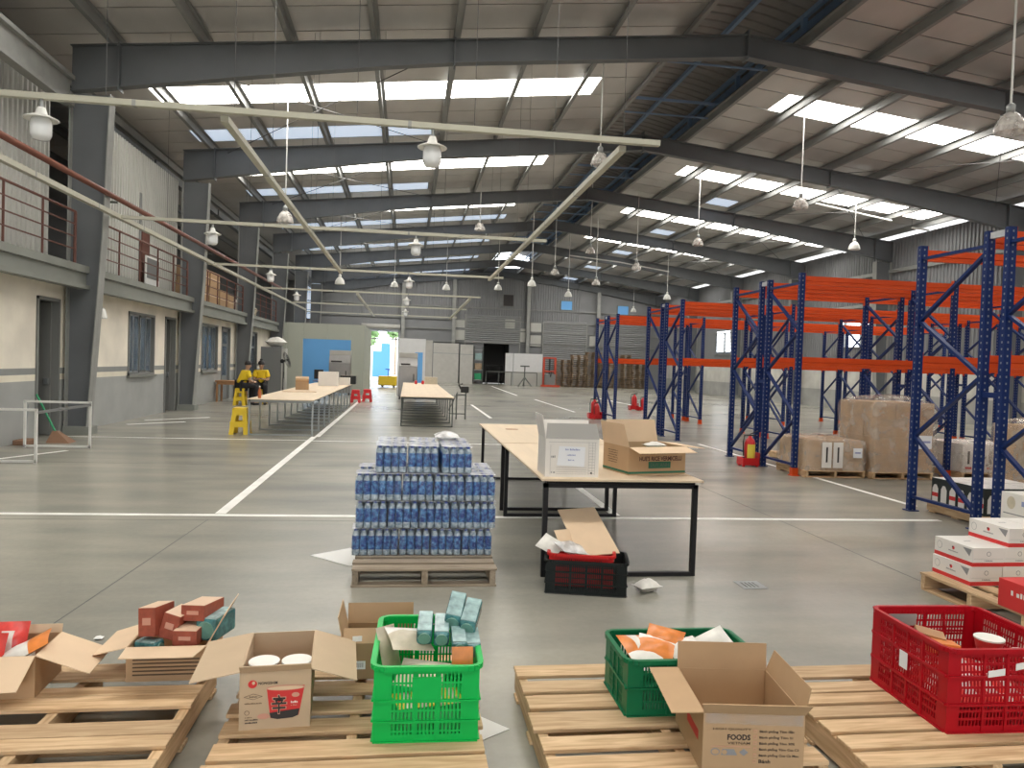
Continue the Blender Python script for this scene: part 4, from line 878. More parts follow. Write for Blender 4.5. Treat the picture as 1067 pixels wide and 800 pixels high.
for i, (x, y, z, rot, sz, m) in enumerate(((2.52, 3.36, .42, (12, 14, -30), (.16, .07, .05), 'black_carton'), (2.60, 3.35, .42, (10, 10, -25), (.13, .08, .05), 'table_brown'), (2.60, 3.27, .40, (0, 5, -10), (.15, .08, .05), 'bag_orange'))):
    a, b, c = [q/2 for q in sz]; o = MB().box(-a, a, -b, b, -c, c).build('small_box', m, None, (x, y, z), bevel=.003); o.rotation_euler = [R(q) for q in rot]; tag(o, ['small black box lying in the red crate', 'small dark brown box lying in the red crate', 'small orange box lying in the red crate'][i], 'box')
for i, (x, y, z) in enumerate(((2.80, 3.20, .37), (2.84, 3.03, .36))): bowl(['white-lidded bowl standing in the red crate, further back', 'white-lidded bowl in the red crate, nearest the front'][i], (x, y, z)); 
o = packet('pile of red packets filling the bottom of the red crate', .48, .5, .2, ['bag_red', 'bag_white'], (2.68, 3.22, .25), (0, 0, 0), lambda u, v: 1 if (u*4+v*3) % 1 < .3 else 0)

# ------------------------------------------------------------------ red and white cartons on the right pallet
def wcarton(label, loc, sz=(.262, .41, .145), red=False):
    a, b, c = sz[0]/2, sz[1]/2, sz[2]; o = MB().box(-a, a, -b, b, 0, c).build('printed_carton', 'red_print' if red else 'carton_white', None, loc, bevel=.002); tag(o, label, 'box', 'red and white cartons on the pallet')
    if red:
        small_print((-a, -.06, c*.62), (0, -1, 0), AZZ, .2, .04, 'carton_white', o); return o
    MB().box(-a-.0008, a+.0008, -b-.0008, b+.0008, .004, .034).build('red_band', 'red_print', o)
    MB().box(-a+.01, a-.01, -b-.001, -b, .062, .0632).build('print_line', 'ink_faint', o)
    disc((-a, -.0, .098), (0, -1, 0), AZZ, .014, .014, 'red_print', o, 'emblem'); disc((-a-.0006, .008, .104), (0, -1, 0), AZZ, .007, .007, 'ink', o, 'emblem')
    small_print((-a, 0, .072), (0, -1, 0), AZZ, .1, .012, 'ink_faint', o); small_print((0, -b, .049), AXX, AZZ, .07, .011, 'ink_faint', o); disc((.0, -b, .1), AXX, AZZ, .018, .018, 'ink_faint', o, 'mark'); disc((.0, -b-.0006, .1), AXX, AZZ, .014, .014, 'carton_white', o, 'mark_centre')
    disc((-a, .15, .09), (0, -1, 0), AZZ, .028, .03, 'ink_faint', o, 'mark'); disc((-a-.0006, .15, .09), (0, -1, 0), AZZ, .025, .027, 'carton_white', o, 'mark_centre')
    flat([(-a-.0005, -.10, .13), (-a-.0005, -.19, .13), (-a-.0005, -.17, .075)], 'ink_faint', o, 'mark'); small_print((0, .02, c), AXX, (0, 1, 0), .06, .03, 'ink_faint', o)
    return o
for i, (x, y, l) in enumerate(((4.375, 5.265, 0), (4.64, 5.262, 0), (4.905, 5.266, 0), (4.385, 5.262, 1), (4.65, 5.266, 1), (4.915, 5.262, 1), (4.685, 5.268, 2), (4.95, 5.264, 2))):
    wcarton('white carton with red band, %s layer, %s' % (['bottom', 'middle', 'top'][l], ['left end of the pile', 'middle of the pile', 'right end of the pile', 'left end of the pile', 'middle of the pile', 'right end of the pile', 'left end of the pile', 'right end of the pile'][i]), (x, y, ZP+.0005+.1455*l))
wcarton('plain red carton in front of the white ones on the pallet', (4.25, 4.5, ZP), (.26, .3, .19), True)
pallet('pine pallet under the pale printed cartons behind the red and white ones', 5.64, 6.3, [(5.84, 5.94), (5.98, 6.08), (6.12, 6.22), (6.26, 6.36), (6.38, 6.46)], (5.9, 6.15, 6.4))
for i, (x, z) in enumerate(((5.82, ZP), (5.82, ZP+.251), (6.125, ZP), (6.125, ZP+.251))):
    o = MB().box(-.15, .15, -.28, .28, 0, .25).build('printed_carton', 'carton_white', None, (x, 6.14, z), bevel=.003); tag(o, ['pale carton with purple lettering, lower left of its stack by the rack', 'pale carton with purple lettering, upper left of its stack by the rack', 'pale carton with purple lettering, lower right of its stack by the rack', 'pale carton with purple lettering, upper right of its stack by the rack'][i], 'box', 'pale cartons by the rack')
    small_print((-.15, -.06, .17), (0, -1, 0), AZZ, .2, .05, 'ink_blue', o); disc((-.15, .16, .16), (0, -1, 0), AZZ, .05, .06, 'bag_beige', o, 'emblem'); MB().box(-.151, -.15, -.25, .25, .05, .06).build('print_line', 'ink_faint', o)

# ------------------------------------------------------------------ water packs
def bottle_prof(): return [(.0, 0), (.029, .002), (.030, .02), (.029, .06), (.030, .1), (.030, .145), (.024, .175), (.013, .192), (.0125, .2)]
def pack_meshes():
    b_ = MB(); l_ = MB(); c_ = MB()
    for i in range(4):
        for j in range(6):
            c = ((i-1.5)*.0605, (j-2.5)*.0605, .004); edge = i in (0, 3) or j in (0, 5)
            b_.lathe(bottle_prof(), 10 if edge else 6, c, caps=False); c_.lathe([(.0145, .196), (.0145, .212), (0, .213)], 8, c, caps=False)
            if edge: l_.lathe([(.0306, .048), (.0308, .05), (.0308, .150), (.0300, .156)], 10, c, caps=False)
    f = MB(); a, b = .1235, .1835; n = 6
    f.box(-a, a, -b, b, .002, .2165); f.mi = [0, 1, 0, 0, 0, 0]  # top face whiter: reflection on the wrap put into its colour
    return b_.mesh('bottles', 'bottle_clear', True), l_.mesh('bottle_labels', 'bottle_label', True), c_.mesh('bottle_caps', 'bottle_cap'), f.mesh('shrink_film', ['film', 'film_top'])
PM = pack_meshes()
def pack(label, x, y, z, rz):
    t = thing('water_pack', label, 'water bottles', (x, y, z), R(rz), 'shrink wrapped packs of water bottles')
    for n_, me in zip(('bottles', 'bottle_labels', 'bottle_caps', 'shrink_film'), PM):
        o = place(n_, me, t)
        if n_ != 'shrink_film': o['kind'] = 'stuff'
lay = [(1, 0, 0, 0), (0, 0, 0, 1), (1, 0, 0, 0)]; xs0 = [-.40, -.375, -.385]
lnames = ['bottom', 'second', 'third', 'top']; pn = ['first from the left', 'second from the left', 'third from the left', 'fourth from the left']
HL = .2195
for L_, row in enumerate(lay):
    for rrow, y0 in ((0, 5.99), (1, 6.375)):
        x = xs0[L_]
        for i, wide in enumerate(row):
            w = .372 if wide else .2505; d_ = .25 if wide else .37
            pack('pack of blue-labelled water bottles, %s layer, %s row, %s' % (lnames[L_], ['front', 'rear'][rrow], pn[i]), x+w/2, y0+d_/2+random.uniform(-.008, .0), ZP+HL*L_, 90 if wide else 0); x += w
            if wide: pack('pack of blue-labelled water bottles, %s layer, %s row, tucked behind %s' % (lnames[L_], ['front', 'rear'][rrow], pn[i]), x-w/2, y0+.255+.02, ZP+HL*L_, 90) if False else None
for rrow, y0 in ((0, 6.02), (1, 6.40)):
    for i, x in enumerate((-.11, .155, .415)):
        pack('pack of blue-labelled water bottles, top layer, %s row, %s' % (['front', 'rear'][rrow], pn[i]), x, y0+.185, ZP+HL*3, (1.5, -2, 2)[i])
o = place('plastic_bag', pouch(.22, .3, .08, ['thin_bag'], 77), None, (.36, 6.6, ZP+HL*4+.03)); tag(o, 'crumpled clear plastic film lying on top of the water packs', 'plastic film')

# ------------------------------------------------------------------ tables
def worktable(label, x0, x1, y0, y1, h, frames, mleg, group, tw=.035, fi=.0):
    t = thing('work_table', label, 'table', ((x0+x1)/2, y0, 0), 0, group); a = (x1-x0)/2
    MB().box(-a, a, 0, y1-y0, h-.018, h).build('table_top', 'ply', t, bevel=.002); MB().box(-a+.05, a-.05, .06, y1-y0-.06, h-.045, h-.0185).build('under_frame', mleg, t)
    for fy in frames:
        yy = fy-y0
        for x in (-a+fi, a-fi): MB().box(x-tw/2, x+tw/2, yy-tw/2, yy+tw/2, tw*.8, h-.045).build('leg', mleg, t)
        MB().box(-a+fi-tw/2, a-fi+tw/2, yy-tw/2, yy+tw/2, .004, .004+tw*.8).build('floor_rail', mleg, t); MB().box(-a+fi-tw/2, a-fi+tw/2, yy-tw/2, yy+tw/2, h-.045-tw*.8, h-.0455).build('top_rail', mleg, t)
    return t
worktable('pale plywood table with black square legs, nearer one with the boxes', 1.08, 2.42, 5.80, 8.40, .80, (5.87, 8.22), 'black_metal', 'black-legged tables', .04, .045); t = worktable('pale plywood table with black square legs, farther one', 1.08, 2.42, 8.45, 11.05, .80, (8.56, 10.85), 'black_metal', 'black-legged tables', .04, .045)
o = MB().lathe([(0, 0), (.09, 0), (.09, .004), (0, .004)], 14).build('brown_patch', 'table_brown', None, (1.45, 10.2, .8)); tag(o, 'small brown round scrap on the farther black-legged table', 'scrap')
nm = ['first', 'second', 'third', 'fourth', 'fifth']
for i in range(5):
    y = 16.42+2.36*i; worktable('long plywood table with grey legs in the left row, %s from the camera' % nm[i], -3.33, -1.96, y, y+2.35, .78, (y+.1, y+1.27), 'tube_grey', 'left row of long tables', .035, .03)
    y = 19.3+2.42*i; worktable('long plywood table with dark legs in the middle row, %s from the camera' % nm[i], -.15, 1.22, y, y+2.41, .78, (y+.12, y+1.32), 'tube_dark', 'middle row of long tables', .03, .03)
# things on the black-legged table
b6 = carton('white_carton', 'white carton with a taped paper form on the near table', .44, .38, .31, (1.345, 6.10, .80), R(-1), 'carton_white', {'left': (.19, 10, .0), 'front': (.13, -22, .015), 'back': (.13, 20, 0)}, 'carton_white')
[ch for ch in b6.children if ch.name.startswith('flap')][1].data.materials[0] = MATS['carton_grey']  # front flap's shadow tone painted in as grey
flat([(-.195, -.1925, .282), (.195, -.1925, .282), (.195, -.1925, .284), (-.195, -.1925, .284)], 'ink_faint', b6, 'form_line')
yf = -.191
for i in range(11): MB().box(.135, .185, yf-.001, yf, .03+.023*i, .0315+.023*i).build('form_line', 'ink_faint', b6)
for x in (.135, .165, .187): MB().box(x, x+.0015, yf-.001, yf, .02, .285).build('form_line', 'ink_faint', b6)
for z in (.025, .042, .06, .078): MB().box(-.13, .12, yf-.001, yf, z, z+.0015).build('form_line', 'ink_faint', b6)
MB().box(-.18, -.1785, yf-.001, yf, .02, .26).build('form_line', 'ink_faint', b6); small_print((-.155, yf, .165), AXX, AZZ, .035, .018, 'ink_faint', b6); small_print((-.155, yf, .038), AXX, AZZ, .035, .014, 'ink_faint', b6); disc((.16, yf, .035), AXX, AZZ, .008, .008, 'ink', b6, 'stamp')
pp_ = flat([(-.125, yf-.003, .095), (.10, yf-.006, .085), (.105, yf-.003, .245), (-.11, yf-.003, .25)], 'paper', b6, 'taped_paper')
small_print((0, yf-.006, .225), AXX, AZZ, .12, .016, 'ink_blue', b6); small_print((-.01, yf-.007, .18), AXX, AZZ, .07, .012, 'ink_blue', b6); small_print((-.01, yf-.008, .14), AXX, AZZ, .05, .012, 'ink_blue', b6)
b7 = carton('vermicelli_carton', 'brown rice vermicelli carton with green bands on the near table', .56, .44, .235, (2.075, 6.32, .80), R(14), 'card', {'left': (.20, 14, .02), 'back': (.20, 6, .03), 'front': (.17, 101, -.0), 'right': (.20, 95, .0)}, 'card_pale')
yf = -.2205
MB().box(-.281, .281, -.221, .221, .012, .03).build('green_band', 'green_print', b7)
lettering("HUE'S RICE VERMICELLI", (.03, yf, .138), AXX, AZZ, .42, .040, 'ink_maroon', b7, bold=.03); MB().box(-.09, .13, yf-.0012, yf, .055, .112).build('green_label', 'green_print', b7); lettering('DUY ANH', (.02, yf-.0013, .084), AXX, AZZ, .18, .032, 'tube_dark', b7); small_print((.02, yf, .19), AXX, AZZ, .36, .03, 'ink_brown', b7)
for i in range(6): small_print((-.2805, .05, .185-.02*i), (0, -1, 0), AZZ, .17-.01*(i % 3), .010, 'ink_brown', b7)
packet('white paper packet sticking out of the vermicelli carton', .2, .12, .06, ['bag_white'], (2.17, 6.33, 1.03), (0, 0, 10))
# black crate with red basket under the table
bc = crate('plastic_crate', 'black plastic crate under the near table', .60, .36, .25, (1.40, 5.56, 0), R(-13), 'black_crate', (.08, .165)); rb = crate('red_basket', 'red basket set inside the black crate under the table', .48, .30, .24, (1.36, 5.56, .055), R(-13), 'red_basket', (.1,), rimw=.022)
rb['category'] = 'basket'
o = MB().box(-.16, .16, -.30, .30, -.003, .003).build('cardboard_sheet', 'card_pale', None, (1.45, 5.75, .40), bevel=.0); o.rotation_euler = (R(24), R(-3), R(6)); tag(o, 'brown cardboard sheet slanting out of the red basket', 'cardboard')
packet('crumpled white plastic bag hanging over the red basket', .24, .2, .09, ['thin_bag'], (1.27, 5.52, .32), (10, 12, 20), cat='plastic bag'); packet('white plastic bag draped over the left rim of the red basket', .14, .2, .05, ['bag_white'], (1.13, 5.62, .32), (20, -38, 30), cat='plastic bag')
packet('brown paper scrap in the red basket beside the sheet', .14, .18, .05, ['card_pale'], (1.25, 5.65, .35), (50, 0, 20)); packet('crumpled white plastic bag on the floor right of the black crate', .2, .14, .10, ['bag_white'], (1.86, 5.47, .045), (0, 0, 20), cat='plastic bag')
# loose paper and scraps on the floor
for pts, lab in ((((-.78, 6.55), (-.42, 6.2), (-.2, 6.5), (-.46, 6.80)), 'white paper sheet on the floor left of the water pallet'), (((.2, 3.6), (.38, 3.55), (.52, 3.40), (.3, 3.25)), 'white paper sheet on the floor right of the green crate')):
    o = MB().plate([(x, y, .003) for x, y in pts], .002).build('paper_sheet', 'paper_white'); tag(o, lab, 'paper')
o = place('paper_scrap', pouch(.05, .04, .02, ['paper_white'], 3), None, (-1.75, 4.65, .011)); tag(o, 'tiny white paper scrap on the floor behind the left pallet', 'scrap')
o = place('paper_scrap', pouch(.06, .06, .02, ['teal_cap'], 4), None, (.42, 5.05, .011)); tag(o, 'tiny green scrap on the floor in front of the water pallet', 'scrap')

# ------------------------------------------------------------------ fire extinguishers
def extinguisher(label, loc, rz=0, s=1., yellow=False):
    t = thing('fire_extinguisher', label, 'fire extinguisher', loc, rz, 'red fire extinguishers'); t.scale = (s, s, s)
    MB().lathe([(0, .06), (.085, .065), (.09, .09), (.09, .40), (.07, .46), (.03, .49), (.028, .52), (0, .52)], 16).build('cylinder', 'ext_red', t, smooth=True)
    MB().box(-.02, .1, -.015, .015, .52, .54).bar((-.01, 0, .55), (.13, 0, .60), .02, .012).build('handle', 'rubber', t); MB().tube([(-.02, 0, .53), (-.1, 0, .53), (-.13, -.02, .42), (-.12, -.03, .18)], .013, 8).lathe([(.012, .05), (.025, .16)], 8, (-.12, -.03, .0)).build('hose', 'rubber', t)
    MB().box(-.17, .13, -.12, .12, .03, .06).box(-.17, .13, -.12, -.11, .06, .15).box(-.17, .13, .11, .12, .06, .15).box(-.17, -.16, -.11, .11, .06, .15).box(.12, .13, -.12, .12, .06, .24).box(-.16, -.12, -.1, -.06, 0, .03).box(.08, .12, -.1, -.06, 0, .03).box(-.16, -.12, .06, .1, 0, .03).box(.08, .12, .06, .1, 0, .03).build('stand', 'ext_red', t)
    mb = MB(); n = 7
    for i in range(n):
        a0, a1 = R(-140+15*i), R(-140+15*(i+1)); mb.add([(.0915*math.cos(a0), .0915*math.sin(a0), .14), (.0915*math.cos(a1), .0915*math.sin(a1), .14), (.0915*math.cos(a1), .0915*math.sin(a1), .38), (.0915*math.cos(a0), .0915*math.sin(a0), .38)], [(0, 1, 2, 3)])
    mb.build('label_sheet', 'label_yellow' if yellow else 'bowl_red', t)
extinguisher('red fire extinguisher with yellow label in a stand at the second rack pair', (6.16, 12.75, 0), 0, 1.05, True)
extinguisher('red fire extinguisher on its stand at the aisle end of the fourth rack pair', (6.12, 23.95, 0), 0, 1.2); extinguisher('second red fire extinguisher at the aisle end of the fourth rack pair', (6.1, 23.55, 0), .4, 1.0)
extinguisher('red fire extinguisher far behind the fourth rack pair', (9.1, 29.2, 0), 0, 1.2); extinguisher('red fire extinguisher farther right behind the fourth rack pair', (9.4, 29.0, 0), .3, 1.0)
o = MB().tube([(0, 0, 0), (0, 0, 1.6)], .02, 6).lathe([(0, 0), (.15, 0), (.15, .02), (0, .02)], 12).build('sign_stand', 'tube_dark', None, (1.0, 1, 0)); bpy.data.objects.remove(o)

# ------------------------------------------------------------------ wrapped loads on pallets under the racks
def plain_boards(y0, y1, n=6): 
    s_ = (y1-y0-.11)/(n-1); return [(y0+s_*i, y0+s_*i+.11) for i in range(n)]
def wrap_mesh(W_, D_, H_, dome, seed):
    mb = MB(); n = 14; rings = []; prof = [(1, 0), (1.01, .3), (1.0, .6), (1.0, .92), (.97, 1.0), (.7, 1+dome*.6), (.35, 1+dome), (0.02, 1+dome*1.05)]
    vs = []; 
    for f, hz in prof:
        for k in range(4*n):
            s_ = k//n; u = (k % n)/n*2-1; x, y = [(u, -1), (1, u), (-u, 1), (-1, -u)][s_]
            q = Vector((x*W_/2*f, y*D_/2*f, hz*H_)); q += Vector((x, y, 0))*.02*mnoise.noise(Vector((q.x*6, q.y*6, q.z*7+seed))); q.z += (.03*mnoise.noise(q*5) if hz > .95 else 0); vs.append(q)
    m_ = 4*n; fs = [(i*m_+k, i*m_+(k+1) % m_, (i+1)*m_+(k+1) % m_, (i+1)*m_+k) for i in range(len(prof)-1) for k in range(m_)]
    mb.add(vs, fs); return mb.mesh('stretch_wrap', 'wrap', True)
def load(label, x0, x1, y0, y1, boxes, H_, dome, seed, m='card', paper=None, white=False):
    t = thing('wrapped_load', label, 'wrapped boxes', ((x0+x1)/2, (y0+y1)/2, .12), 0, 'stretch-wrapped loads under the racks'); W_, D_ = x1-x0, y1-y0; nx, ny, nz = boxes; bw, bd, bh = (W_-.06)/nx, (D_-.06)/ny, H_/nz
    me = MB().box(-bw/2+.003, bw/2-.003, -bd/2+.003, bd/2-.003, .002, bh-.002).mesh('carton', m); rnd = random.Random(seed)
    for k in range(nz):
        for i in range(nx):
            for j in range(ny):
                if 0 < i < nx-1 and 0 < j < ny-1 and k < nz-1: continue
                if dome > .15 and k == nz-1 and (i in (0,)) : continue
                place('carton', me, t, (-W_/2+.03+bw*(i+.5)+rnd.uniform(-.004, .004), -D_/2+.03+bd*(j+.5), bh*k))
    if white:
        for i in range(nx):
            xx = -W_/2+.03+bw*(i+.5); MB().box(xx-bw*.4, xx+bw*.4, -D_/2+.022, -D_/2+.027, bh*.1, bh*.92).build('bottle_print', 'carton_white', t); MB().box(xx-.02, xx+.02, -D_/2+.018, -D_/2+.022, bh*.3, bh*.75).build('bottle_print', 'ink', t); MB().box(xx-bw*.3, xx+bw*.3, -D_/2+.018, -D_/2+.022, bh*.12, bh*.2).build('bottle_print', 'red_print', t)
    place('stretch_wrap', wrap_mesh(W_, D_, H_, dome, seed), t)
    if paper: px_, pz_, pw, ph = paper; flat([(px_, -D_/2-.022, pz_), (px_+pw, -D_/2-.022, pz_), (px_+pw, -D_/2-.022, pz_+ph), (px_, -D_/2-.022, pz_+ph)], 'paper', t, 'paper_label'); MB().box(px_+.03, px_+pw-.03, -D_/2-.026, -D_/2-.0235, pz_+ph*.45, pz_+ph*.6).build('print_line', 'ink_blue', t)
pallet('pallet under the low wrapped load at the second rack pair', 6.5, 7.56, plain_boards(11.42, 12.42), (11.5, 11.9, 12.35), 'pine', .12); pallet('pallet under the tall wrapped load at the second rack pair', 7.62, 8.72, plain_boards(11.32, 12.42), (11.4, 11.9, 12.35), 'pine', .12); pallet('pallet under the white cartons at the second rack pair', 9.3, 10.4, plain_boards(11.4, 12.4), (11.5, 11.9, 12.35), 'pine', .12)
load('low load of cartons in clear wrap at the second rack pair', 6.5, 7.54, 11.4, 12.4, (3, 2, 1), .50, .12, 1, 'card', (.28, .22, .16, .16)); load('tall load of brown cartons in clear wrap at the second rack pair', 7.62, 8.72, 11.3, 12.4, (3, 3, 4), 1.15, .10, 2, 'card', (.12, .40, .34, .22)); load('low load of white cartons in clear wrap seen through the near rack', 9.3, 10.4, 11.4, 12.4, (5, 3, 1), .48, .08, 3, 'carton_white', None, True)
for i in range(2):
    for ch in (0,): MB().box(0, .17, 0, .002, 0, .42).build('carton_print', 'carton_white', [o for o in S.objects if o.name == 'wrapped_load'][0], (-.27+.2*i, -.522, .05))
    MB().box(0, .03, 0, .002, 0, .25).build('carton_print', 'ink', [o for o in S.objects if o.name == 'wrapped_load'][0], (-.20+.2*i, -.526, .14))
for i, (x, y, w, h) in enumerate(((7.35, 13.5, .55, .2), (7.95, 13.55, .5, .27))):
    pass
pallet('pallet standing behind the low wrapped load', 7.3, 8.4, plain_boards(13.3, 14.3), (13.4, 13.8, 14.2), 'pine', .12)
for i, (x, w, h) in enumerate(((7.55, .42, .22), (8.05, .45, .32))):
    o = MB().box(-w/2, w/2, -.2, .2, 0, h).build('carton', 'card', None, (x, 13.6, .12), bevel=.004); tag(o, ['small brown carton on the pallet behind the low wrapped load', 'taller brown carton on the pallet behind the low wrapped load'][i], 'box'); MB().box(-w/2-.001, w/2+.001, -.03, .03, h, h+.001).build('tape', 'card_pale', o)
pallet('pallet under the brown wrapped load at the right edge', 8.55, 9.2, plain_boards(9.05, 9.95), (9.1, 9.5, 9.9), 'pine', .12); load('tall brown wrapped load at the right edge behind the near rack', 8.55, 9.25, 9.05, 9.95, (2, 2, 3), .95, .1, 5, 'card')
pallet('pallet under the black bottle cartons at the near rack', 6.62, 7.62, plain_boards(7.75, 8.70), (7.85, 8.2, 8.6), 'pine', .12)
for i in range(3):
    for j in range(2):
        o = MB().box(-.155, .155, -.22, .22, 0, .32).build('bottle_carton', 'black_carton', None, (6.80+.315*i, 7.98+.45*j, .12), bevel=.003); tag(o, 'black bottle carton at the near rack, %s row, %s' % (['front', 'rear'][j], ['left', 'middle', 'right'][i]), 'box', 'black bottle cartons')
        MB().box(-.15, .15, -.215, .215, .32, .322).build('carton_top', 'bottle_print', o)
        for k in range(3):
            mb = MB(); y = -.15+.15*k; mb.plate([(-.1555, y-.05, .03), (-.1555, y+.05, .03), (-.1555, y+.05, .19), (-.1555, y+.02, .24), (-.1555, y-.02, .24), (-.1555, y-.05, .19)], .001); mb.build('bottle_print', 'bottle_print', o); MB().box(-.157, -.156, y-.05, y+.05, .09, .14).build('bottle_print', 'red_print' if k != 1 else 'bottle_print', o)
        for k in range(2):
            x = -.07+.14*k; MB().plate([(x-.05, -.2205, .03), (x+.05, -.2205, .03), (x+.05, -.2205, .19), (x+.02, -.2205, .24), (x-.02, -.2205, .24), (x-.05, -.2205, .19)], .001).build('bottle_print', 'bottle_print', o)

# ------------------------------------------------------------------ pallet stacks at the back
mb = MB()
for i in range(6): mb.box(-.58, .58, -.5+.18*i, -.4+.18*i, .115, .135)
for x in (-.56, 0, .52): mb.box(x, x+.05, -.5, .5, .02, .115)
for y in (-.5, -.05, .4): mb.box(-.58, .58, y, y+.1, 0, .02)
LEV = 'first second third fourth fifth sixth seventh eighth ninth tenth eleventh twelfth thirteenth fourteenth fifteenth sixteenth seventeenth eighteenth nineteenth twentieth twenty-first'.split()
me_pal = mb.mesh('stacked_pallet', 'old_pallet_wood')
for s_, (x, n, y) in enumerate(((12.35, 16, 59.2), (13.6, 19, 59.0), (14.85, 21, 59.2), (16.1, 19, 59.0), (17.35, 20, 59.2), (18.6, 18, 59.1))):
    for k in range(n):
        o = place('stacked_pallet', me_pal, None, (x+random.uniform(-.05, .05), y+random.uniform(-.05, .05), .1355*k), random.uniform(-.04, .04)); tag(o, 'weathered pallet, %s level from the floor, in the %s back wall stack from the left' % (LEV[k], LEV[s_]), 'pallet', 'pallets stacked along the back wall')

# ------------------------------------------------------------------ back of the hall: stacker, stand, machines
t = thing('pallet_stacker', 'red pallet stacker truck parked before the back wall', 'stacker', (11.0, 57.6, 0))
for x in (-.45, .45): MB().box(x-.07, x+.07, -.1, .1, 0, 2.3).build('mast_post', 'stacker_red', t)
for z in (.4, 1.2, 2.25): MB().box(-.45, .45, -.08, .08, z-.06, z+.06).build('mast_rail', 'stacker_red', t)
MB().box(-.42, .42, -.5, -.1, .05, 1.0).build('battery_case', 'locker_grey', t, bevel=.04); MB().box(-.06, .06, -.06, .0, .4, 2.2).build('lift_chain', 'rubber', t)
for x in (-.3, .3): MB().box(x-.09, x+.09, .1, 1.2, .06, .12).build('fork', 'stacker_red', t)
MB().bar((0, -.5, .8), (0, -.9, 1.2), .05).bar((-.2, -.9, 1.2), (.2, -.9, 1.2), .04).build('tiller_handle', 'rubber', t); MB().box(-.75, .75, -.6, -.5, .02, .16).build('bumper', 'stacker_red', t)
t = thing('tripod_stand', 'dark tripod stand before the white board at the back', 'stand', (8.9, 56.6, 0)); MB().tube([(0, 0, .5), (0, 0, 1.5)], .05, 6).build('pole', 'tube_dark', t)
for k in range(3): a = R(90+120*k); MB().tube([(0, 0, .7), (.6*math.cos(a), .6*math.sin(a), 0.02)], .05, 6).build('leg', 'tube_dark', t)
MB().box(-.35, .35, -.05, .05, 1.5, 1.6).build('crossbar', 'tube_dark', t)
t = thing('barrier_rail', 'long low dark guard rail along the back wall', 'rail', (0, 57.4, 0))
for x in range(6, 11, 1): MB().tube([(x, 0, 0), (x, 0, 1.05)], .035, 6).build('post', 'tube_dark', t)
MB().tube([(6, 0, 1.05), (10, 0, 1.05)], .035, 6).build('rail', 'tube_dark', t)
o = thing('trolley', 'dark cage trolley standing in the back wall passage', 'trolley', (7.1, YB+.6, 0))
for x in (-.6, .6):
    for y in (-.4, .4): MB().box(x-.03, x+.03, y-.03, y+.03, 0, 1.5).build('post', 'black_metal', o)
for z in (.2, .8, 1.45): MB().box(-.6, .6, -.4, .4, z, z+.05).build('shelf', 'black_metal', o)
t = thing('shelf_unit', 'narrow shelf of pale parcels left of the dark passage', 'shelf', (5.6, YB-1.0, 0))
for x in (-.35, .35): MB().box(x-.03, x+.03, -.3, .3, 0, 3.0).build('post', 'tube_dark', t)
for z in (.3, 1.1, 1.9, 2.7): MB().box(-.35, .35, -.3, .3, z, z+.05).build('shelf_board', 'tube_grey', t)
for i, z in enumerate((.351, 1.151, 1.951)):
    o = MB().box(-.28, .28, -.25, .25, 0, .5).build('parcel', ['broom_green', 'old_pallet_wood', 'teal_pale'][i], None, (5.6, YB-1.0, z), bevel=.02); tag(o, ['green parcel on the lowest shelf by the back wall', 'brown parcel on the middle shelf by the back wall', 'pale blue parcel on the upper shelf by the back wall'][i], 'parcel'); MB().box(-.29, .29, -.03, .03, .2, .5).build('strap', 'tube_dark', o)
def machine(label, loc, w, h):
    t = thing('steel_machine', label, 'machine', loc, 0, 'stainless machines behind the long tables'); a = w/2
    MB().box(-a, a, -.4, .4, .12, h*.72).build('body', 'steel_shiny', t, bevel=.02)
    for x in (-a+.06, a-.06):
        for y in (-.34, .34): MB().tube([(x, y, 0), (x, y, .12)], .025, 8).build('foot', 'rubber', t)
    MB().prism_x([(-.42, h*.72), (.4, h*.72), (.4, h*.9), (-.2, h*.9)], -a, a).build('hood', 'steel_shiny', t); MB().box(-a, a, -.2, .4, h*.9, h).build('top_box', 'beige_panel', t, bevel=.01)
    d_ = MB().box(-a+.04, a-.04, -.415, -.40, .3, h*.68).build('door', 'steel_shiny', t); MB().box(-.02+a*.6, .02+a*.6, -.45, -.415, h*.4, h*.55).build('handle', 'rubber', d_)
    MB().box(-a*.8, a*.2, -.425, -.41, h*.74, h*.77).build('control_strip', 'ink', t)
machine('stainless machine with hood behind the left table row', (-3.05, 35.2, 0), .95, 2.05); machine('stainless machine with hood behind the middle table row', (.04, 33.2, 0), .80, 2.03)
# ------------------------------------------------------------------ things on and around the long tables
zt_ = .78
o = carton('open_carton', 'small open brown carton on the left table row', .36, .34, .26, (-2.92, 21.7, zt_), R(8), 'card', {'front': (.12, 60, 0), 'back': (.12, 30, 0)}, 'card_pale'); 
o = MB().lathe([(0, 0), (.035, 0), (.036, .02), (.036, .14), (.014, .2), (.014, .24), (0, .24)], 12).build('sauce_bottle', 'orange_bottle', None, (-3.14, 16.75, zt_), smooth=True); tag(o, 'orange brown sauce bottle near the front of the left table row', 'bottle'); MB().lathe([(.0155, .235), (.0155, .265), (0, .266)], 10).build('cap', 'lamp_white', o)
for i, (x, y, w, h, m, lab) in enumerate(((-2.55, 25.2, .62, .46, 'carton_white', 'white carton standing on the left table row before the machine'), (-2.15, 26.4, .4, .25, 'carton_white', 'smaller white carton on the left table row beside the larger one'), (-2.1, 27.6, .55, .3, 'black_carton', 'black crate box at the far end of the left table row'), (.95, 30.2, .5, .28, 'bag_beige', 'pale green box at the far end of the middle table row'))):
    o = MB().box(-w/2, w/2, -.2, .2, 0, h).build('carton', m, None, (x, y, zt_), bevel=.005); tag(o, lab, 'box'); MB().box(-w/2+.01, w/2-.01, -.02, .02, h, h+.002).build('tape', 'card_pale', o)
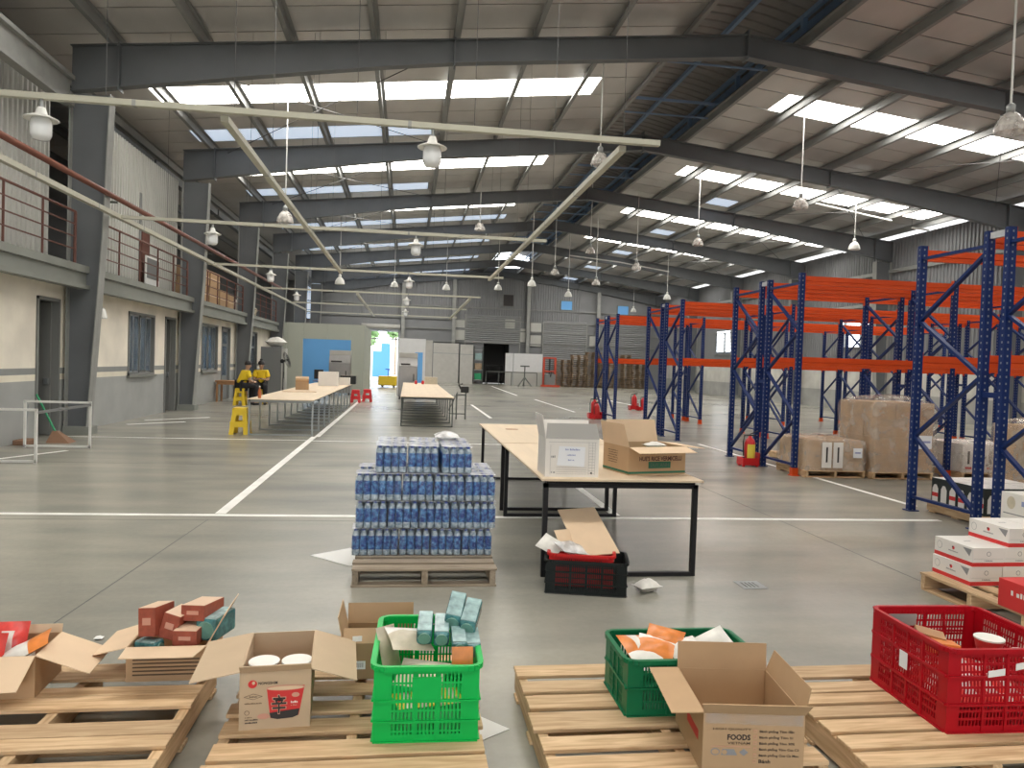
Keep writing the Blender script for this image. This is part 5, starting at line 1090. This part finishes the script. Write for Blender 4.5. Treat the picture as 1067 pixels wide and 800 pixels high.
for i, (x, y) in enumerate(((.35, 29.6), (.62, 29.7))):
    o = MB().lathe([(0, 0), (.05, 0), (.06, .1), (.03, .14), (0, .15)], 10).build('red_jar', 'ext_red', None, (x, y, zt_), smooth=True); tag(o, ['left small red jar at the far end of the middle table row', 'right small red jar at the far end of the middle table row'][i], 'jar')
o = MB().box(-.5, .35, -.3, .3, 0, .012).build('folded_cardboard', 'card_pale', None, (-2.75, 20.4, zt_), .2); tag(o, 'flat folded cardboard lying on the left table row', 'cardboard')
# stand with black tool beside the middle table row
t = thing('tool_stand', 'grey metal stand with a black tape machine beside the middle table row', 'stand', (1.5, 22.3, 0))
for x in (-.02, .25): MB().box(x-.02, x+.02, -.02, .02, 0, .86 if x > 0 else .75).build('leg', 'tube_dark', t)
MB().bar((-.25, 0, .16), (.25, 0, .16), .03).bar((-.25, 0, .25), (0, 0, .8), .03).bar((0, 0, .72), (.27, 0, .72), .03).build('brace', 'tube_dark', t); MB().box(.1, .33, -.12, .12, .8, .98).tube([(.1, 0, .9), (.05, 0, 1.02), (.15, 0, 1.06)], .03, 8).build('tool_head', 'rubber', t, bevel=.03)
# stools
def stool(label, loc, m='yellow_plastic', h=.57, s=1., grp='plastic stools'):
    t = thing('plastic_stool', label, 'stool', loc, 0, grp); t.scale = (s, s, s); a, b = .14, .20
    MB().box(-a, a, -a, a, h-.04, h).build('seat', m, t, bevel=.015)
    for sx in (-1, 1):
        for sy in (-1, 1):
            MB().add([(sx*(a-.085), sy*a, h-.03), (sx*a, sy*a, h-.03), (sx*a, sy*(a-.085), h-.03), (sx*(a-.02), sy*(a-.02), h-.03), (sx*(b-.10), sy*b, 0), (sx*b, sy*b, 0), (sx*b, sy*(b-.10), 0), (sx*(b-.02), sy*(b-.02), 0)], [(0, 1, 5, 4), (1, 2, 6, 5), (2, 3, 7, 6), (3, 0, 4, 7), (4, 5, 6, 7)]).build('leg', m, t)
    mb = MB(); zz = h*.38; c = a+(b-a)*(1-zz/h)
    for sx in (-1, 1): mb.box(sx*c-.006, sx*c+.006, -c, c, zz-.06, zz+.06); mb.box(-c, c, sx*c-.006, sx*c+.006, zz-.06, zz+.06)
    mb.build('side_band', m, t); mb = MB()
    for sx in (-1, 1): mb.box(sx*(a+.003)-.006, sx*(a+.003)+.006, -a, a, h-.16, h-.02); mb.box(-a, a, sx*(a+.003)-.006, sx*(a+.003)+.006, h-.16, h-.02)
    mb.build('apron', m, t)
stool('yellow plastic stool standing alone beside the left table row', (-3.52, 16.75, 0)); stool('yellow plastic stool under the seated person with the dark cap', (-5.56, 26.3, 0), h=.58); stool('yellow plastic stool under the seated person holding a phone', (-5.08, 27.3, 0), h=.58)
stool('red plastic stool beside the far end of the left table row', (-1.95, 29.6, 0), 'ext_red', .5); stool('second red plastic stool at the far end of the left table row', (-1.55, 30.4, 0), 'ext_red', .5)
# brown wooden table by the office wall
t = thing('wooden_table', 'brown wooden table against the office wall behind the stools', 'table', (-6.25, 28.2, 0)); MB().box(-.5, .5, -.4, .4, .72, .76).build('table_top', 'table_brown', t, bevel=.005); MB().box(-.45, .45, -.36, .36, .62, .72).build('apron', 'table_brown', t)
for x in (-.44, .44):
    for y in (-.34, .34): MB().box(x-.03, x+.03, y-.03, y+.03, 0, .62).build('leg', 'table_brown', t)
# lockers
t = thing('locker', 'tall grey steel locker against the green partition', 'locker', (-6.05, 35.0, 0)); MB().box(-.45, .45, -.3, .3, 0, 2.1).build('body', 'locker_grey', t, bevel=.008); MB().box(.46, .62, -.32, .3, 0, 2.05).build('door', 'beige_panel', t)
for z in (.7, 1.6): MB().box(.55, .58, -.34, -.32, z, z+.3).build('handle', 'ink', t)
packet('white cloth bundle lying on top of the grey locker', .95, .5, .42, ['bag_white'], (-5.9, 35.0, 2.33), (0, 0, 0), cat='bundle')
# pedestal fan
t = thing('pedestal_fan', 'black pedestal fan standing behind the left table row', 'fan', (-5.0, 31.5, 0)); MB().lathe([(0, 0), (.25, 0), (.25, .02), (.04, .05), (0, .05)], 16).build('base', 'black_metal', t); MB().tube([(0, 0, .04), (0, 0, 1.5)], .022, 8).build('pole', 'black_metal', t); MB().lathe([(0, -.12), (.08, -.1), (.09, .05), (.04, .1)], 12, (-.04, 0, 1.5), ax='y').build('motor', 'black_metal', t)
g = bpy.data.objects.new('fan_cage', MB().mesh('tmp', 'black_metal')); bpy.data.objects.remove(g)
mb = MB()
for r in (.33, .26, .18, .1):
    mb.tube([(r*math.cos(2*math.pi*k/24), r*math.sin(2*math.pi*k/24), .02*(1-r/.33)) for k in range(25)], .006, 4)
for k in range(20): a = 2*math.pi*k/20; mb.tube([(.05*math.cos(a), .05*math.sin(a), .05), (.33*math.cos(a), .33*math.sin(a), 0)], .004, 4)
mtx = Matrix.Translation((.16, -.1, 1.55)) @ Matrix.Rotation(R(25), 4, 'X') @ Matrix.Rotation(R(68), 4, 'Y')
mb.xf(mtx).build('cage', 'black_metal', t); mb = MB()
for k in range(3):
    a = 2*math.pi*k/3; u = Vector((math.cos(a), math.sin(a), 0)); v = Vector((-math.sin(a), math.cos(a), .25)); mb.plate([u*.04, u*.28-v*.06, u*.29+v*.09, u*.05+v*.05], .004)
mb.xf(mtx).build('blades', 'tube_dark', t); MB().tube([mtx @ Vector((0, 0, .06)), (-.02, 0, 1.5)], .04, 8).build('shaft', 'black_metal', t)
# white table frame and broom at the left
t = thing('table_frame', 'white tubular table frame without a top near the left wall', 'frame', (-5.9, 12.8, 0))
w2, l2, h2, q = .52, .95, .79, .035
for x in (-w2, w2):
    for y in (-l2, l2): MB().box(x-q/2, x+q/2, y-q/2, y+q/2, 0, h2).build('leg', 'white_paint', t)
for y in (-l2, l2):
    for z in (h2, .03): MB().box(-w2-.017, w2+.017, y-q/2, y+q/2, z-q/2, z+q/2).build('crossbar', 'white_paint', t)
MB().box(w2-q/2, w2+q/2, -l2, l2, h2-.06, h2-.02).build('side_bar', 'locker_grey', t)
t = thing('broom', 'broom with green handle leaning by the open office door', 'broom', (-6.42, 14.75, 0)); MB().tube([(.1, -.1, .18), (-.3, .05, .85)], .018, 8).build('handle', 'broom_green', t)
MB().add([(.06, -.14, .2), (.14, -.14, .2), (.14, -.06, .2), (.06, -.06, .2), (.02, -.3, 0), (.42, -.3, 0), (.42, 0, 0), (.02, 0, 0)], [(0, 1, 2, 3), (7, 6, 5, 4), (0, 4, 5, 1), (1, 5, 6, 2), (2, 6, 7, 3), (3, 7, 4, 0)]).build('bristles', 'broom_bristle', t)
o = MB().box(-.12, .12, -.2, .2, 0, .09).build('dustpan', 'broom_bristle', None, (-6.62, 14.2, 0), bevel=.02); tag(o, 'brown floor brush lying by the open office door', 'brush'); MB().tube([(0, 0, .1), (0, .1, .7)], .012, 6).build('handle', 'tube_grey', o)
# yellow pallet jack near the back doorway
t = thing('pallet_jack', 'yellow pallet jack near the bright back doorway', 'pallet jack', (-1.15, 46.8, 0))
MB().box(-.6, .6, -.25, .15, .12, .7).build('body', 'yellow_plastic', t, bevel=.06); MB().bar((0, .1, .5), (0, .5, 1.1), .05).bar((-.2, .5, 1.1), (.2, .5, 1.1), .05).build('handle', 'rubber', t)
for x in (-.35, .35): MB().box(x-.08, x+.08, .15, 1.2, .06, .14).build('fork', 'yellow_plastic', t); MB().lathe([(.09, -.04), (.09, .04)], 12, (x, 0, .09), ax='x').build('wheel', 'rubber', t)
# things in the blue partition room
for i, (x, y) in enumerate(((-4.7, 41), (-3.9, 41.6))):
    t = thing('office_chair', ['dark blue chair on the left in the blue room', 'dark blue chair on the right in the blue room'][i], 'chair', (x, y, 0)); MB().box(-.25, .25, -.25, .25, .42, .5).build('seat', 'ink_blue', t, bevel=.03); MB().box(-.24, .24, .22, .28, .55, 1.05).build('backrest', 'ink', t, bevel=.02); MB().tube([(0, 0, .06), (0, 0, .42)], .03, 8).build('column', 'black_metal', t)
    for k in range(5): a = 2*math.pi*k/5; MB().bar((0, 0, .06), (.28*math.cos(a), .28*math.sin(a), .04), .04).build('leg', 'black_metal', t)

# ------------------------------------------------------------------ people
def skin(name, verts, edges, radii, m, parent, root=0, sub=2):
    me = bpy.data.meshes.new(name); me.from_pydata(verts, edges, []); o = bpy.data.objects.new(name, me); COL.objects.link(o)
    o.modifiers.new('skin', 'SKIN'); 
    for i, r in enumerate(radii):
        sv = me.skin_vertices[0].data[i]; sv.radius = (r, r) if not isinstance(r, tuple) else r; sv.use_root = (i == root)
    sb = o.modifiers.new('sub', 'SUBSURF'); sb.levels = sub; sb.render_levels = sub
    dg = bpy.context.evaluated_depsgraph_get(); dg.update(); me2 = bpy.data.meshes.new_from_object(o.evaluated_get(dg)); bpy.data.objects.remove(o)
    me2.materials.clear(); me2.materials.append(MATS[m]); me2.name = name; me2.polygons.foreach_set('use_smooth', [True]*len(me2.polygons))
    return place(name, me2, parent)
def person(label, loc, rz, sh, lean, look, cap, arms):
    """sits facing local +x on a seat of height sh"""
    t = thing('person', label, 'person', loc, rz, None); t.scale = (1.1, 1.1, 1.04)
    V = []; E_ = []; Rr = []
    def v(p, r, par=None):
        V.append(Vector(p)); Rr.append(r)
        if par is not None: E_.append((par, len(V)-1))
        return len(V)-1
    L_ = math.sin(lean); C_ = math.cos(lean)
    def sp(d): return (d*L_, 0, sh+.06+d*C_)
    pel = v(sp(.02), (.13, .16)); w = v(sp(.2), (.105, .135), pel); ch = v(sp(.38), (.115, .16), w); nk0 = v(sp(.50), .06, ch)
    hx, hz = sp(.56)[0], sp(.56)[2]
    nk = v((hx+.01, 0, hz), .048, nk0); h1 = v((hx+.03+.03*look, 0, hz+.08), (.075, .085), nk); h2 = v((hx+.03+.05*look, 0, hz+.17), (.08, .095), h1); h3 = v((hx+.02+.05*look, 0, hz+.235), (.05, .06), h2)
    legs = []; armv = []
    for s_ in (-1, 1):
        hip = v((.03, s_*.09, sh+.07), .088, pel); kn = v((.43, s_*.13, sh+.05), .062, hip); cf = v((.42, s_*.13, sh*.55), .055, kn); an = v((.40, s_*.13, .09), .038, cf); toe = v((.55, s_*.14, .04), .035, an); legs.append((hip, kn, cf, an, toe))
        shd = v((sp(.46)[0], s_*.17, sp(.46)[2]), .058, ch); el = v((arms[0], s_*.22, sh+arms[1]), .043, shd); wr = v((arms[2], s_*.09, sh+arms[3]), .028, el); pm = v((arms[2]+.06, s_*.06, sh+arms[3]+.01), .03, wr); armv.append((shd, el, wr, pm))
        for k in range(4): f1 = v((arms[2]+.11-.004*k, s_*(.085-.02*k), sh+arms[3]+.02), .010, pm); v((arms[2]+.145-.006*abs(k-1), s_*(.08-.02*k), sh+arms[3]+.005), .009, f1)
        th = v((arms[2]+.07, s_*.02, sh+arms[3]+.035), .011, wr); v((arms[2]+.11, s_*.012, sh+arms[3]+.04), .009, th)
    body = skin('body', V, E_, Rr, 'skin', t)
    def sub_(ids, edges, grow, nm_, m):
        mp = {a: i for i, a in enumerate(ids)}; rr = []
        for a in ids: r = Rr[a]; rr.append(tuple(q+grow for q in r) if isinstance(r, tuple) else r+grow)
        return skin(nm_, [V[a] for a in ids], [(mp[a], mp[b]) for a, b in edges], rr, m, t)
    ids = [pel, w, ch, nk0]; ed = [(pel, w), (w, ch), (ch, nk0)]
    Vs = list(V)
    for a in armv:
        mid = v(V[a[0]].lerp(V[a[1]], .75), .056); ids += [a[0], mid]; ed += [(ch, a[0]), (a[0], mid)]
    sub_(ids, ed, .032, 'shirt', 'shirt_yellow')
    ids = [pel]; ed = []
    for l in legs: ids += list(l[:4]); ed += [(pel, l[0]), (l[0], l[1]), (l[1], l[2]), (l[2], l[3])]
    sub_(ids, ed, .02, 'trousers', 'trousers_black')
    for l in legs: a, b = V[l[3]], V[l[4]]; MB().tube([a-Vector((.05, 0, .045)), a.lerp(b, .5)-Vector((0, 0, .02)), b+Vector((.05, 0, 0))], [.045, .05, .03], 8).build('shoe', 'rubber', t, smooth=True)
    c = V[h2]; mb = MB(); prof = []
    hair = MB().lathe([(.103*math.sin(R(a)), .118*math.cos(R(a))) for a in range(0, 106, 15)], 16, (c.x-.022, 0, c.z+.002), caps=False); hair.build('cap' if cap else 'hair', 'hair', t, smooth=True)
    if cap: MB().plate([(c.x+.06, -.07, c.z+.04), (c.x+.17, -.06, c.z+.02), (c.x+.17, .06, c.z+.02), (c.x+.06, .07, c.z+.04)], .012).build('cap_brim', 'hair', t)
    else:
        MB().lathe([(0, .05), (.045, .03), (.05, 0), (.03, -.04), (0, -.05)], 12, (c.x-.05, 0, c.z+.13)).build('hair_bun', 'hair', t, smooth=True)
    fx = c.x+.082
    for s_ in (-1, 1): MB().lathe([(0, -.006), (.011, 0), (0, .006)], 8, (fx+.004, s_*.033, c.z-.03), ax='x').build('eye', 'hair', t); MB().lathe([(0, -.012), (.022, 0), (0, .012)], 8, (c.x-.005, s_*.096, c.z-.045), ax='y').build('ear', 'skin', t)
    MB().add([(fx, -.014, c.z-.07), (fx, .014, c.z-.07), (fx+.028, 0, c.z-.068), (fx+.004, 0, c.z-.025)], [(0, 1, 2), (0, 2, 3), (1, 3, 2)]).build('nose', 'skin', t); MB().box(fx-.012, fx+.002, -.022, .022, c.z-.100, c.z-.094).build('mouth', 'pink_print', t)
    return t, armv
person('person in yellow shirt and dark cap seated on a yellow stool', (-5.56, 26.3, 0), R(38), .58, .34, .6, True, (.20, .24, .38, .16))
t2, _ = person('person in yellow shirt with tied-up hair looking down at a phone', (-5.08, 27.3, 0), R(-80), .58, .22, .9, False, (.14, .24, .28, .26))
o = MB().box(-.035, .035, -.075, .075, -.005, .005).build('phone', 'ink', None, (-5.03, 26.9, .90), R(-80), bevel=.003); o.rotation_euler[1] = R(-35); tag(o, 'dark phone held by the seated person with tied-up hair', 'phone'); MB().box(-.032, .032, -.07, .07, .005, .006).build('screen', 'ink_blue', o)
